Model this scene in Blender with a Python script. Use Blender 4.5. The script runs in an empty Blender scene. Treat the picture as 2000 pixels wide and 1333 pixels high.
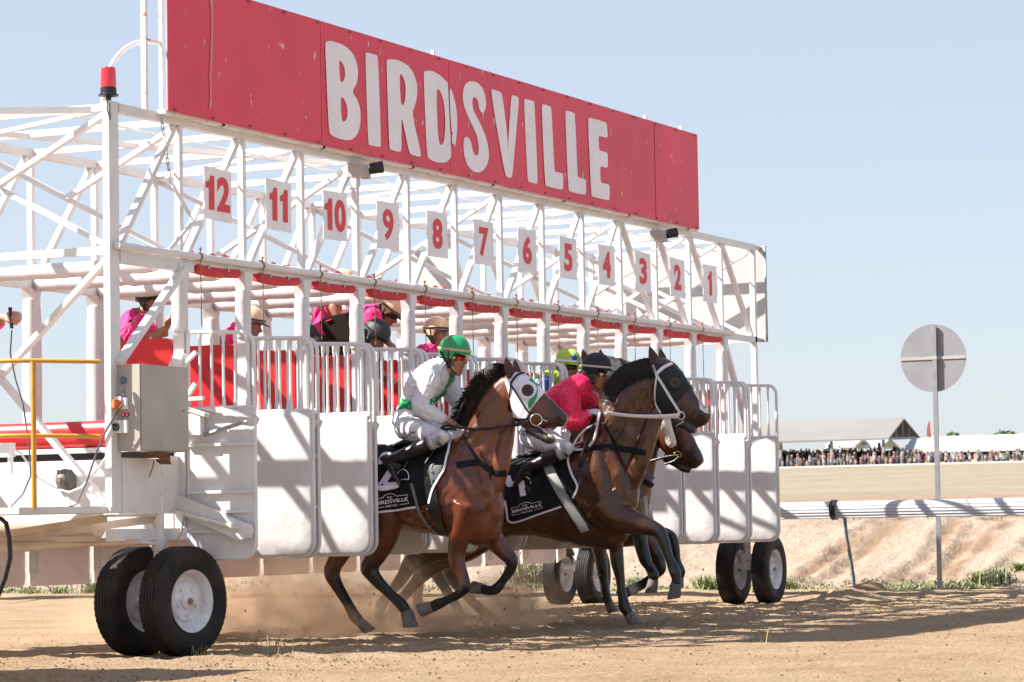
import bpy, bmesh, math, random
import numpy as np
from mathutils import Vector, Matrix
random.seed(7); rng = np.random.default_rng(7)
SC = bpy.context.scene; COL = SC.collection
# ---------------------------------------------------------------- camera
CAM = np.array([-19.1908, -11.9702, 0.9271]); FPX = 5718.81
YAW, PIT, ROL = 1.1262, 0.0629, -0.0168
_d = np.array([math.sin(YAW)*math.cos(PIT), math.cos(YAW)*math.cos(PIT), math.sin(PIT)])
_r = np.cross(_d, [0, 0, 1]); _r /= np.linalg.norm(_r); _u = np.cross(_r, _d)
CR = _r*math.cos(ROL)+_u*math.sin(ROL); CU = -_r*math.sin(ROL)+_u*math.cos(ROL)
cd = bpy.data.cameras.new('camera'); cam = bpy.data.objects.new('camera', cd); COL.objects.link(cam)
cd.sensor_width = 36; cd.lens = 36*FPX/2000; cd.clip_start = 0.5; cd.clip_end = 5000
cam.matrix_world = Matrix([[CR[0], CU[0], -_d[0], CAM[0]], [CR[1], CU[1], -_d[1], CAM[1]], [CR[2], CU[2], -_d[2], CAM[2]], [0, 0, 0, 1]])
SC.camera = cam
SC.render.resolution_x = 1024; SC.render.resolution_y = 682
cd.dof.use_dof = True; cd.dof.focus_distance = 24.5; cd.dof.aperture_fstop = 9.0
# ---------------------------------------------------------------- sky, sun, exposure
SUN = Vector((-0.53, 0.88, 1.0)).normalized()
elev = math.asin(SUN.z); rot = math.atan2(SUN.x, SUN.y)
W = bpy.data.worlds.new('World'); SC.world = W; W.use_nodes = True
nt = W.node_tree; bg = nt.nodes['Background']; sky = nt.nodes.new('ShaderNodeTexSky')
sky.sky_type = 'NISHITA'; sky.sun_disc = False; sky.sun_elevation = elev; sky.sun_rotation = rot
sky.air_density = 1.0; sky.dust_density = 0.6; sky.ozone_density = 1.0; sky.altitude = 50
mxs = nt.nodes.new('ShaderNodeMix'); mxs.data_type = 'RGBA'; mxs.inputs[0].default_value = .70; mxs.inputs[7].default_value = (3.2, 3.5, 4.15, 1)  # flat pale blue painted over the sky to even its brightness
nt.links.new(sky.outputs[0], mxs.inputs[6]); nt.links.new(mxs.outputs[2], bg.inputs[0]); bg.inputs[1].default_value = 0.078
sl = bpy.data.lights.new('sun', 'SUN'); sl.energy = 5.0; sl.angle = math.radians(0.55); sl.color = (1.0, 0.95, 0.87)
so = bpy.data.objects.new('sun', sl); COL.objects.link(so); so.rotation_euler = SUN.to_track_quat('Z', 'Y').to_euler()
SC.view_settings.view_transform = 'Standard'; SC.view_settings.look = 'None'
SC.cycles.volume_bounces = 3; SC.cycles.max_bounces = 12; SC.view_settings.exposure = 1.35; SC.view_settings.gamma = 1.0
# ---------------------------------------------------------------- helpers
def at(px, py, ax, v):
    """world point where the sight line of photo pixel px,py meets the plane coordinate[ax] = v"""
    q = _d*FPX+CR*(px-1000)+CU*(666.5-py); t = (v-CAM[ax])/q[ax]; return Vector(CAM+q*t)
def mat(name, col, rough=.6, metal=0., col2=None, nscale=6., bump=0., bscale=40., spots=None, sscale=18., sthr=.7, spec=.5, attr=None, coat=0., sheen=0., stretch=None, amt=1.0, var=(.72, 1.12)):
    m = bpy.data.materials.new(name); m.use_nodes = True; n = m.node_tree; L = n.links.new; b = n.nodes['Principled BSDF']
    b.inputs['Roughness'].default_value = rough; b.inputs['Metallic'].default_value = metal
    b.inputs['Specular IOR Level'].default_value = spec; b.inputs['Coat Weight'].default_value = coat; b.inputs['Sheen Weight'].default_value = sheen
    tc = n.nodes.new('ShaderNodeTexCoord'); co = tc.outputs['Object']
    if stretch:
        mp = n.nodes.new('ShaderNodeMapping'); mp.inputs['Scale'].default_value = stretch; L(co, mp.inputs[0]); co = mp.outputs[0]
    c = (*col, 1); cur = None
    if attr:
        a = n.nodes.new('ShaderNodeAttribute'); a.attribute_name = attr; cur = a.outputs['Color']
    if col2 or attr:
        t = n.nodes.new('ShaderNodeTexNoise'); t.inputs['Scale'].default_value = nscale; t.inputs['Detail'].default_value = 6; L(co, t.inputs['Vector'])
        rp = n.nodes.new('ShaderNodeMapRange'); rp.inputs[1].default_value = .35; rp.inputs[2].default_value = .68; L(t.outputs[0], rp.inputs[0])
        mx = n.nodes.new('ShaderNodeMix'); mx.data_type = 'RGBA'
        if attr:
            mx.blend_type = 'MULTIPLY'; mx.inputs[0].default_value = amt; L(cur, mx.inputs[6])
            g = n.nodes.new('ShaderNodeMapRange'); g.inputs[1].default_value = .3; g.inputs[2].default_value = .7; g.inputs[3].default_value = var[0]; g.inputs[4].default_value = var[1]; L(t.outputs[0], g.inputs[0])
            L(g.outputs[0], mx.inputs[7])
        else:
            L(rp.outputs[0], mx.inputs[0]); mx.inputs[6].default_value = c; mx.inputs[7].default_value = (*col2, 1)
        cur = mx.outputs[2]
    if spots:
        t = n.nodes.new('ShaderNodeTexNoise'); t.inputs['Scale'].default_value = sscale; t.inputs['Detail'].default_value = 4; t.inputs['Roughness'].default_value = .65; L(co, t.inputs['Vector'])
        rp = n.nodes.new('ShaderNodeMapRange'); rp.inputs[1].default_value = sthr; rp.inputs[2].default_value = sthr+.03; L(t.outputs[0], rp.inputs[0])
        mx = n.nodes.new('ShaderNodeMix'); mx.data_type = 'RGBA'; L(rp.outputs[0], mx.inputs[0])
        if cur: L(cur, mx.inputs[6])
        else: mx.inputs[6].default_value = c
        mx.inputs[7].default_value = (*spots, 1); cur = mx.outputs[2]
    if cur: L(cur, b.inputs['Base Color'])
    else: b.inputs['Base Color'].default_value = c
    if bump:
        t = n.nodes.new('ShaderNodeTexNoise'); t.inputs['Scale'].default_value = bscale; t.inputs['Detail'].default_value = 5; L(co, t.inputs['Vector'])
        bp = n.nodes.new('ShaderNodeBump'); bp.inputs['Strength'].default_value = bump; bp.inputs['Distance'].default_value = .02; L(t.outputs[0], bp.inputs['Height']); L(bp.outputs[0], b.inputs['Normal'])
    return m
RUST = (.33, .13, .05)
M = dict(
 white=mat('white_paint', (.71, .71, .72), .42, col2=(.62, .61, .61), nscale=3.5, spots=RUST, sscale=9, sthr=.715, bump=.08, bscale=25),
 rustwhite=mat('rusty_white_paint', (.78, .75, .72), .5, col2=(.66, .6, .56), nscale=5, spots=RUST, sscale=16, sthr=.62, bump=.1),
 sheet=mat('sheet_white', (.50, .485, .485), .5, col2=(.46, .44, .44), nscale=2),
 board=mat('board_white', (.84, .83, .85), .5, col2=(.76, .75, .77), nscale=3),
 vinyl=mat('white_vinyl', (.64, .625, .635), .38, col2=(.58, .56, .565), nscale=4, bump=.3, bscale=9, spec=.45, spots=(.50, .43, .39), sscale=16, sthr=.675),
 skirt=mat('skirt_rubber', (.80, .66, .62), .5, col2=(.7, .57, .53), nscale=2, bump=.1, bscale=4),
 redv=mat('red_vinyl', (.60, .020, .022), .33, col2=(.50, .014, .018), nscale=3, bump=.12, bscale=6),
 redcanvas=mat('red_canvas', (.6, .04, .045), .7, col2=(.5, .03, .035), nscale=8, bump=.3, bscale=30),
 sign=mat('sign_red', (.74, .034, .075), .45, col2=(.62, .028, .06), nscale=1.6, spots=(.66, .45, .38), sscale=13, sthr=.665, stretch=(1, 1, .5), bump=.04, bscale=3),
 letter=mat('letter_white', (.84, .80, .83), .5, col2=(.78, .74, .77), nscale=4, spots=(.45, .36, .33), sscale=30, sthr=.74),
 numred=mat('number_red', (.70, .03, .04), .5),
 grey=mat('cabinet_grey', (.42, .39, .36), .5, col2=(.36, .33, .30), nscale=4, spots=RUST, sscale=11, sthr=.70, bump=.05),
 steel=mat('galvanised', (.42, .43, .45), .42, .7, col2=(.33, .34, .36), nscale=12),
 chrome=mat('chrome', (.7, .7, .7), .18, 1.),
 rust=mat('rust', (.25, .11, .05), .85, col2=(.13, .06, .035), nscale=25, bump=.4),
 yellow=mat('yellow_paint', (.62, .31, .035), .42, col2=(.52, .26, .04), nscale=8, spots=(.4, .2, .06), sscale=30, sthr=.68),
 black=mat('black_plastic', (.010, .010, .012), .4),
 blackmatte=mat('black_cloth', (.005, .006, .009), .8, spec=.25, col2=(.012, .012, .016), nscale=9, bump=.2, bscale=18),
 leather=mat('black_leather', (.006, .006, .007), .28, bump=.15, bscale=40, col2=(.014, .013, .013), nscale=15),
 tyre=mat('tyre_rubber', (.009, .010, .012), .62, spec=.25, col2=(.034, .027, .021), nscale=7, bump=.15, bscale=60),
 rim=mat('rim_white', (.74, .74, .77), .4, col2=(.56, .53, .53), nscale=9, spots=RUST, sscale=22, sthr=.68),
 hub=mat('hub_rust', (.3, .17, .1), .8),
 tan=mat('dusty_white', (.62, .52, .42), .7, col2=(.5, .4, .31), nscale=5, bump=.1),
 orange=mat('orange_plastic', (.7, .16, .04), .45, col2=(.5, .12, .05), nscale=30),
 redlamp=mat('red_lens', (.75, .02, .03), .15, spec=.8, coat=.5),
 cord=mat('brown_cord', (.28, .17, .09), .8),
 cable=mat('grey_cable', (.10, .10, .11), .5),
 skin=mat('skin', (.40, .18, .11), .5, col2=(.44, .19, .12), nscale=14, bump=.08, bscale=60),
)
M['redlamp'].node_tree.nodes['Principled BSDF'].inputs['Subsurface Weight'].default_value = .15
class MB:
    def __init__(s): s.v = []; s.f = []; s.sm = []
    def add(s, vs, fs, smooth=False):
        o = len(s.v); s.v += [tuple(v) for v in vs]; s.f += [tuple(i+o for i in f) for f in fs]; s.sm += [smooth]*len(fs)
    def box(s, x0, x1, y0, y1, z0, z1):
        s.add([(x, y, z) for x in (x0, x1) for y in (y0, y1) for z in (z0, z1)], [(0, 1, 3, 2), (4, 6, 7, 5), (0, 4, 5, 1), (2, 3, 7, 6), (0, 2, 6, 4), (1, 5, 7, 3)])
    def bar(s, p, q, w, h=None, up=(0, 0, 1)):
        p = Vector(p); q = Vector(q); h = h or w; t = (q-p).normalized(); up = Vector(up)
        if abs(t.dot(up)) > .98: up = Vector((0, 1, 0))
        a = t.cross(up).normalized(); b = a.cross(t); vs = []
        for c in (p, q):
            for i, j in ((-1, -1), (1, -1), (1, 1), (-1, 1)): vs.append(c+a*(w/2*i)+b*(h/2*j))
        s.add(vs, [(3, 2, 1, 0), (4, 5, 6, 7), (0, 1, 5, 4), (1, 2, 6, 5), (2, 3, 7, 6), (3, 0, 4, 7)])
    def tube(s, pts, r, n=10, caps=True, flat=None, up=None):
        P = [Vector(p) for p in pts]; R = r if isinstance(r, (list, tuple)) else [r]*len(P); rings = []; prev = None
        for i, p in enumerate(P):
            t = (P[min(i+1, len(P)-1)]-P[max(i-1, 0)]).normalized()
            if prev is None:
                a = t.cross(Vector(up) if up else (Vector((0, 0, 1)) if abs(t.z) < .9 else Vector((0, 1, 0)))).normalized()
            else: a = (prev-t*prev.dot(t)).normalized()
            prev = a; b = t.cross(a)
            rr = R[i] if isinstance(R[i], (list, tuple)) else (R[i], R[i]*(flat or 1))
            rings.append([p+a*(rr[0]*math.cos(2*math.pi*k/n))+b*(rr[1]*math.sin(2*math.pi*k/n)) for k in range(n)])
        s.loft(rings, caps)
    def loft(s, rings, caps=True, close=False):
        n = len(rings[0]); vs = [v for r in rings for v in r]; fs = []
        m = len(rings)
        for i in range(m if close else m-1):
            for k in range(n): fs.append((i*n+k, i*n+(k+1) % n, ((i+1) % m)*n+(k+1) % n, ((i+1) % m)*n+k))
        if caps and not close: fs.append(tuple(range(n-1, -1, -1))); fs.append(tuple((m-1)*n+k for k in range(n)))
        s.add(vs, fs, True)
    def lathe(s, c, axis, prof, n=24, ref=None):
        """prof: list of (radius, offset along axis)"""
        c = Vector(c); ax = Vector(axis).normalized(); a = ax.cross(Vector(ref or ((0, 0, 1) if abs(ax.z) < .9 else (1, 0, 0)))).normalized(); b = ax.cross(a)
        s.loft([[c+ax*o+a*(r*math.cos(2*math.pi*k/n))+b*(r*math.sin(2*math.pi*k/n)) for k in range(n)] for r, o in prof])
    def ell(s, c, r, n=14, m=9, rot=None):
        c = Vector(c); rr = []
        for i in range(m+1):
            t = math.pi*i/m; t = min(max(t, .03), math.pi-.03)
            ring = []
            for k in range(n):
                v = Vector((r[0]*math.sin(t)*math.cos(2*math.pi*k/n), r[1]*math.sin(t)*math.sin(2*math.pi*k/n), r[2]*math.cos(t)))
                ring.append(c+(rot @ v if rot else v))
            rr.append(ring)
        s.loft(rr)
    def prism(s, poly, axis, a, b):
        """poly: 2-D points in the plane normal to axis (0: y,z  1: x,z  2: x,y), extruded a..b"""
        n = len(poly); vs = []
        for d in (a, b):
            for u, v in poly: vs.append({0: (d, u, v), 1: (u, d, v), 2: (u, v, d)}[axis])
        s.add(vs, [tuple(range(n)), tuple(range(2*n-1, n-1, -1))]+[(i, i+n, (i+1) % n+n, (i+1) % n) for i in range(n)])
    def build(s, name, m, parent=None, fix=True):
        me = bpy.data.meshes.new(name); me.from_pydata(s.v, [], s.f)
        me.polygons.foreach_set('use_smooth', s.sm)
        if fix:
            bm = bmesh.new(); bm.from_mesh(me); bmesh.ops.recalc_face_normals(bm, faces=bm.faces)
            for e in bm.edges:
                if len(e.link_faces) == 2 and e.calc_face_angle(0) > .7: e.smooth = False
            bm.to_mesh(me); bm.free()
        return link(name, me, m, parent)
def link(name, me, m, parent=None):
    if m is not None:
        for k in (m if isinstance(m, (list, tuple)) else [m]): me.materials.append(k)
    o = bpy.data.objects.new(name, me); COL.objects.link(o); o.parent = parent
    if parent is not None:
        w = parent.location.copy(); q = parent.parent
        while q is not None: w += q.location; q = q.parent
        o.matrix_parent_inverse = Matrix.Identity(4); me.transform(Matrix.Translation(-w))
    return o
def tag(o, label, cat, group=None, kind=None):
    if label: o['label'] = label
    if cat: o['category'] = cat
    if group: o['group'] = group
    if kind: o['kind'] = kind
    return o
def thing(name, label, cat, loc=(0, 0, 0), group=None):
    o = bpy.data.objects.new(name, None); COL.objects.link(o); o.location = loc; o.empty_display_size = .2
    return tag(o, label, cat, group)
def copy_thing(o, loc, label, parent=None):
    c = o.copy(); COL.objects.link(c); c.parent = parent
    if parent is None: c.location = loc
    if label: c['label'] = label
    for ch in [x for x in bpy.data.objects if x.parent == o]: copy_thing(ch, None, None, c)
    return c
def text_mesh(s, bold=.0, extrude=.0):
    cu = bpy.data.curves.new('t', 'FONT'); cu.body = s; cu.offset = bold; cu.extrude = extrude; cu.resolution_u = 6
    o = bpy.data.objects.new('t', cu); COL.objects.link(o); dg = bpy.context.evaluated_depsgraph_get(); dg.update()
    me = bpy.data.meshes.new_from_object(o.evaluated_get(dg)); bpy.data.objects.remove(o); bpy.data.curves.remove(cu); return me
def poly_mesh(loops, extrude=.003):
    """filled flat shape with holes; loops of (u, v)"""
    cu = bpy.data.curves.new('t', 'CURVE'); cu.dimensions = '2D'; cu.fill_mode = 'BOTH'; cu.extrude = extrude
    for lp in loops:
        sp = cu.splines.new('POLY'); sp.points.add(len(lp)-1)
        for p, (u, v) in zip(sp.points, lp): p.co = (u, v, 0, 1)
        sp.use_cyclic_u = True
    o = bpy.data.objects.new('t', cu); COL.objects.link(o); dg = bpy.context.evaluated_depsgraph_get(); dg.update()
    me = bpy.data.meshes.new_from_object(o.evaluated_get(dg)); bpy.data.objects.remove(o); bpy.data.curves.remove(cu); return me
def fit_text(me, u0, u1, v0, v1):
    co = np.array([v.co[:] for v in me.vertices]); lo = co.min(0); hi = co.max(0)
    for v in me.vertices:
        v.co.x = u0+(v.co.x-lo[0])/(hi[0]-lo[0])*(u1-u0); v.co.y = v0+(v.co.y-lo[1])/(hi[1]-lo[1])*(v1-v0)
def smooth_loop(lp, it=1):
    for _ in range(it):
        o = []
        for i in range(len(lp)):
            a = lp[i]; b = lp[(i+1) % len(lp)]
            o += [(a[0]*.78+b[0]*.22, a[1]*.78+b[1]*.22), (a[0]*.22+b[0]*.78, a[1]*.22+b[1]*.78)]
        lp = o
    return lp
def join_meshes(mes):
    bm = bmesh.new()
    for me in mes: bm.from_mesh(me)
    out = bpy.data.meshes.new('j'); bm.to_mesh(out); bm.free(); return out
# ================================================================ STARTING GATE
S = .95; DEP = 2.03; ZT = 4.085; ZR = 2.985
gate = thing('starting_gate', 'long white twelve stall starting gate on wheels under the big red name board', 'starting gate')
def part(name, mb, m, parent=gate): return mb.build(name, m, parent)
KX = [-.94]+[k*S for k in range(13)]+[12.42]
for k, x in enumerate(KX):
    mb = MB()
    if k == 0: mb.box(x-.065, x+.065, -.026, .03, 1.08, 4.125); part('corner_post', mb, M['white'])
    elif k == 14: mb.box(x-.03, x+.03, -.03, .03, .95, 4.06); part('corner_post', mb, M['white'])
    else: mb.box(x-.025, x+.025, -.025, .025, 1.9, 4.06); part('front_post', mb, M['white'])
    if k > 1 and k < 14 or k == 14:
        mb = MB(); mb.box(x-.025, x+.025, DEP-.025, DEP+.025, .6, 4.06); part('rear_post', mb, M['white'])
mb = MB(); mb.box(-.87, 12.46, -.032, .033, 4.05, 4.118); part('top_beam', mb, M['white'])
mb = MB(); mb.box(-2.2, 12.46, DEP-.033, DEP+.032, 4.05, 4.118); part('top_beam', mb, M['white'])
mb = MB(); mb.box(-.87, .16, -.034, .034, 2.925, 3.02); part('lower_beam', mb, M['white']); mb = MB(); mb.box(.16, 12.46, -.03, .034, 2.985, 3.05); part('lower_beam', mb, M['white'])
mb = MB(); mb.box(-2.2, 12.46, DEP-.034, DEP+.034, 2.95, 3.04); part('lower_beam', mb, M['white'])
# front and rear diagonals
for k in range(0, 13):
    x0 = KX[k]; x1 = KX[k+1] if k < 13 else KX[14]
    for y in (0, DEP):
        if y and k == 0: continue
        mb = MB()
        if k < 10: mb.bar((x1-.06, y, 4.05), (x0+.06, y, 3.02), .043, .052, up=(0, 1, 0))
        else: mb.bar((x0+.05, y, 4.05), (x1-.05, y, 3.02), .043, .052, up=(0, 1, 0))
        part('diagonal_brace', mb, M['white'])
mb = MB(); mb.bar((KX[13]+.05, 0, 4.05), (KX[14]-.05, 0, 3.02), .043, .052, up=(0, 1, 0)); part('diagonal_brace', mb, M['white'])
mb = MB(); mb.bar((0, -.045, 2.95), (-.93, -.045, 2.17), .05, .06, up=(0, 1, 0)); part('diagonal_brace', mb, M['white'])
mb = MB(); mb.bar((12.42, -.02, 1.5), (11.45, -.02, 2.9), .05, .06, up=(0, 1, 0)); part('diagonal_brace', mb, M['white'])
mb = MB(); mb.bar((12.42, DEP-.1, 2.9), (12.42, .0, 1.75), .05, .06, up=(1, 0, 0)); part('diagonal_brace', mb, M['white'])
# frames across the gate
for k, x in enumerate(KX):
    yb = DEP if k > 1 else 2.6
    mb = MB(); mb.box(x-.021, x+.021, .03, yb, 4.058, 4.112); part('cross_beam', mb, M['white'])
    if k in (0, 14): mb = MB(); mb.box(x-.022, x+.022, .035, yb, 2.985, 3.045); part('cross_beam', mb, M['white'])
    if k in (0, 1, 4, 7, 10, 12, 13, 14):
        mb = MB(); mb.bar((x, .05, 4.03), (x, 2.0 if k > 1 else 1.02, 3.02 if k > 1 else 3.56), .038, .055, up=(1, 0, 0)); part('cross_brace', mb, M['white'])
        mb = MB(); mb.bar((x+.045, .05, 3.05), (x+.045, 2.0, 4.03), .038, .055, up=(1, 0, 0)); part('cross_brace', mb, M['white'])
    if k < 14 and k % 3 == 0:
        mb = MB(); mb.bar((x+.03, .04, 4.078), (KX[k+1]-.03, DEP-.03, 4.078), .04, .03); part('plan_brace', mb, M['white'])
mb = MB(); mb.bar((-.9, .1, 4.075), (-1.9, 2.0, 4.075), .055, .045); part('plan_brace', mb, M['white'])
mb = MB(); mb.bar((-1.2, 1.9, 4.07), (2.8, .2, 4.07), .05, .04); part('plan_brace', mb, M['white'])
mb = MB(); mb.box(-.9, 12.4, .33, .345, 4.03, 4.045); part('tie_rod', mb, M['white'])
# lower side braces, near end
mb = MB(); mb.bar((-.96, -.0, 2.97), (-.96, 1.03, 2.08), .04, .062, up=(1, 0, 0)); mb.bar((-.96, .99, 2.10), (-.96, .06, 1.14), .04, .062, up=(1, 0, 0)); part('side_brace', mb, M['white'])
# hinge tubes, cords, red slings
for k in range(-1, 12):
    a = k*S+.2 if k >= 0 else -.97; b = (k+1)*S+.17
    mb = MB()
    seg = 1 if k < 10 else 1
    mb.tube([(a, -.065, 3.045), (b, -.065, 3.045)], .029, 12); part('hinge_tube', mb, M['white'])
    if k >= 0:
        mb = MB(); mb.tube([(a-.012, -.075, 3.11), (a-.012, -.08, 2.5)], .0042, 6); mb.ell((a-.012, -.075, 3.11), (.010, .010, .014)); mb.tube([(a-.03, -.065, 3.045), (a-.005, -.065, 3.045)], .034, 10); part('release_cord', mb, M['cord'])
        # soft red sling
        mb = MB(); x0 = a+.0; x1 = (k+1)*S-.1; n = 12; rings = []
        for i in range(n+1):
            t = i/n; x = x0+(x1-x0)*t; sag = .012*math.sin(math.pi*t)+random.uniform(-.002, .002)
            prof = [(-.035, 2.995), (-.042, 2.975), (-.04, 2.95), (-.02, 2.93), (.03, 2.928), (.05, 2.95), (.045, 2.98)]
            rings.append([(x, y, z-sag) for y, z in prof])
        mb.loft(rings); part('red_sling', mb, M['redcanvas'])
        mb = MB(); rings = []
        for i in range(17):
            t = i/16; x = x0+(x1-x0)*t; h = 3.085+.022*abs(math.sin(t*9+k*2))+.012*math.sin(t*23+k)
            if i in (0, 16): h += .02
            rings.append([(x, .05, 3.0), (x, .055, h), (x, .06, h), (x, .066, 3.0)])
        mb.loft(rings); part('canvas_flap', mb, M['redcanvas'])
        mb = MB()
        for t in (.25, .7): mb.box(x0+(x1-x0)*t-.012, x0+(x1-x0)*t+.012, -.048, -.043, 2.965, 2.995)
        part('clip', mb, M['steel'])
# padded columns, wrapped with slight creases
def pad(x, y, z0, z1, r, name='column_pad', n=16):
    mb = MB(); rings = []; m = 9
    for i in range(m+1):
        t = i/m; z = z0+(z1-z0)*t; rr = r*(1 if 0 < i < m else .86)
        ph = random.uniform(0, 6)
        rings.append([(x+rr*(1+.03*math.sin(3*a+ph))*np.sign(math.cos(a))*abs(math.cos(a))**.75, y+rr*(1+.03*math.cos(2*a+ph))*np.sign(math.sin(a))*abs(math.sin(a))**.75, z) for a in [2*math.pi*j/n for j in range(n)]])
    mb.loft(rings); return part(name, mb, M['vinyl'])
for k in range(13):
    x = k*S; mb = MB(); mb.box(x-.034, x+.034, -.05, .04, .95, 2.984); part('stall_post', mb, M['white'])
    pad(x, 0, 2.46, 2.84 if k else 2.9, .06)
    mb = MB(); mb.prism([(x-.07, 2.983), (x+.07, 2.983), (x+.042, 2.84), (x-.042, 2.84)], 1, -.055, .045); part('gusset', mb, M['white'])
    if k:
        pad(x, DEP, 1.2, 2.86, .075)
        mb = MB(); mb.prism([(x-.08, 2.95), (x+.08, 2.95), (x+.04, 2.85), (x-.04, 2.85)], 1, DEP-.05, DEP+.05); part('gusset', mb, M['white'])
    mb = MB(); y0 = .22; n = 22; y1 = DEP+(.9 if k == 0 else -.05); rings = []
    for i in range(n+1):
        y = y0+(y1-y0)*i/n; r = .062*(1+.05*math.sin(i*1.9+k)) if i % 11 else .052
        rings.append([(x+r*.8*math.cos(a), y+.012*math.sin(a*2+i), 2.985+r*math.sin(a)) for a in [2*math.pi*j/14 for j in range(14)]])
    mb.loft(rings); part('padded_rail', mb, M['vinyl'])
    # partition between stalls
    mb = MB()
    def rr_poly(y0, y1, z0, z1, r=.05):
        return [(y0, z0), (y1, z0), (y1, z1-r), (y1-r*.3, z1-r*.3), (y1-r, z1), (y0+r, z1), (y0+r*.3, z1-r*.3), (y0, z1-r)]
    mb.prism(rr_poly(.05, .56, 1.60, 2.41), 0, x-.035, x+.035); part('red_pad', mb, M['redv'])
    mb = MB(); rings = []
    for i in range(13):
        y = .55+(DEP-.6+(.9 if k == 0 else 0))*i/12; zz = .105
        rings.append([(x+(.06+.006*math.sin(i*2.2))*math.cos(a), y, 1.69+zz*math.sin(a)) for a in [2*math.pi*j/16 for j in range(16)]])
    mb.loft(rings); part('red_pad', mb, M['redv'])
    mb = MB(); yb = DEP+(.9 if k == 0 else 0)
    mb.box(x-.05, x+.05, .05, yb, 1.545, 1.585); mb.box(x-.03, x+.03, .06, yb, .95, 1.49)
    for y in (.3, 1.0, 1.7): mb.box(x-.033, x-.03, y, y+.03, .96, 1.48)
    part('partition_panel', mb, M['white'])
    mb = MB(); mb.box(x-.02, x+.02, .06, yb, 1.49, 1.545); part('gap_shade_strip', mb, M['black'])  # black strip stands in for the dark of the open gap
# far end white sheet
mb = MB(); mb.box(12.66, 12.675, -.07, 2.1, 3.0, 4.115); part('end_sheet', mb, M['sheet'])
mb = MB(); mb.tube([(12.645, -.075, 3.0), (12.645, -.075, 4.12)], .014, 8); mb.bar((12.45, 0, 4.09), (12.66, 0, 4.09), .04); mb.bar((12.45, 0, 3.02), (12.66, 0, 3.02), .04); part('sheet_frame', mb, M['steel'])
mb = MB(); mb.box(7.36, 7.37, 1.3, 1.9, 3.1, 3.75); part('rear_plate', mb, M['sheet'])
# number boards
hs = .2
for k in range(12):
    n = 12-k; cx = k*S+.48; mb = MB(); w = .2045
    tl = random.uniform(-.008, .008)
    mb.prism([(cx-w, 3.353+tl), (cx+w, 3.353-tl), (cx+w, 3.765-tl), (cx-w, 3.765+tl)], 1, -.062, -.056)
    nb = part('number_board', mb, M['board'])
    one = [(.36, 0), (1, 0), (1, 1), (.56, 1), (.42, .86), (.0, .78), (.0, .62), (.36, .63)]
    def one_(u0, u1): return poly_mesh([[(u0+(u1-u0)*u, 3.43+.27*v) for u, v in one]], 0)
    def dig(c, u0, u1): m_ = text_mesh(c, .03 if c in '9' else .042, 0); fit_text(m_, u0, u1, 3.427, 3.703); return m_
    if n == 1: me = one_(cx-.07, cx+.05)
    elif n == 11: me = join_meshes([one_(cx-.15, cx-.025), one_(cx+.02, cx+.145)])
    elif n > 9: me = join_meshes([one_(cx-.185, cx-.055), dig(str(n)[1], cx-.015, cx+.18)])
    else: me = dig(str(n), cx-.1, cx+.1)
    for v in me.vertices: v.co = Vector((v.co.x, -.0645-v.co.z, v.co.y))
    link('number', me, M['numred'], nb)
# ---------------------------------------------------------------- name board
YS = -.13
def sx(px): return at(px, 300, 1, YS).x
seams = [-.305, 3*1.0-.0, 0, 0]
e = [at(328, 218, 1, YS).x, at(628, 250, 1, YS).x, at(879, 300, 1, YS).x, at(1281, 400, 1, YS).x, at(1365, 400, 1, YS).x]
for i in range(4):
    mb = MB(); x0 = e[i]+.006; x1 = e[i+1]-.006+(.0 if i != 2 else -.01); n = max(2, int((x1-x0)/.3)); rings = []
    for j in range(n+1):
        x = x0+(x1-x0)*j/n; bow = .0015*math.sin(j*1.7+i)
        rings.append([(x, YS+.006+bow, 4.118), (x, YS+bow, 4.118), (x, YS+bow, 5.165), (x, YS+.006+bow, 5.165)])
    mb.loft(rings); o = part('sign_panel', mb, M['sign'])
    for p in o.data.polygons: p.use_smooth = False
mb = MB()
for x in list(np.arange(e[0]+.1, e[4], .56)):
    for z in (4.14, 5.145): mb.box(x-.02, x+.02, YS-.006, YS-.001, z-.008, z+.008)
part('sign_bolts', mb, M['rust'])
mb = MB(); mb.box(e[0]+.01, e[4]-.01, YS+.010, YS+.018, 4.12, 5.162); part('added_sign_backing', mb, mat('backing_grey', (.50, .50, .50), .55, col2=(.42, .41, .40), nscale=3))  # unseen grey sheet added to stop red bounce and light through the seams
mb = MB(); mb.box(e[0], e[4], YS+.02, -.035, 4.10, 4.13); part('sign_ledge', mb, M['rustwhite'])
for x in np.linspace(.5, 10.2, 7):
    mb = MB(); mb.box(x-.02, x+.02, YS+.02, YS+.06, 4.1, 5.14); part('sign_post', mb, M['rustwhite'])
for px in (868, 1278, 1347):
    x = at(px, 250, 1, YS).x; mb = MB(); mb.box(x-.016, x+.016, YS+.09, YS+.12, 4.1, 5.24); part('sign_post', mb, M['rustwhite'])
A5 = lambda x, y: (x/3.173+300, y/3.173); A6 = lambda x, y: (x/3.418+850, y/3.418+80)
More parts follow.
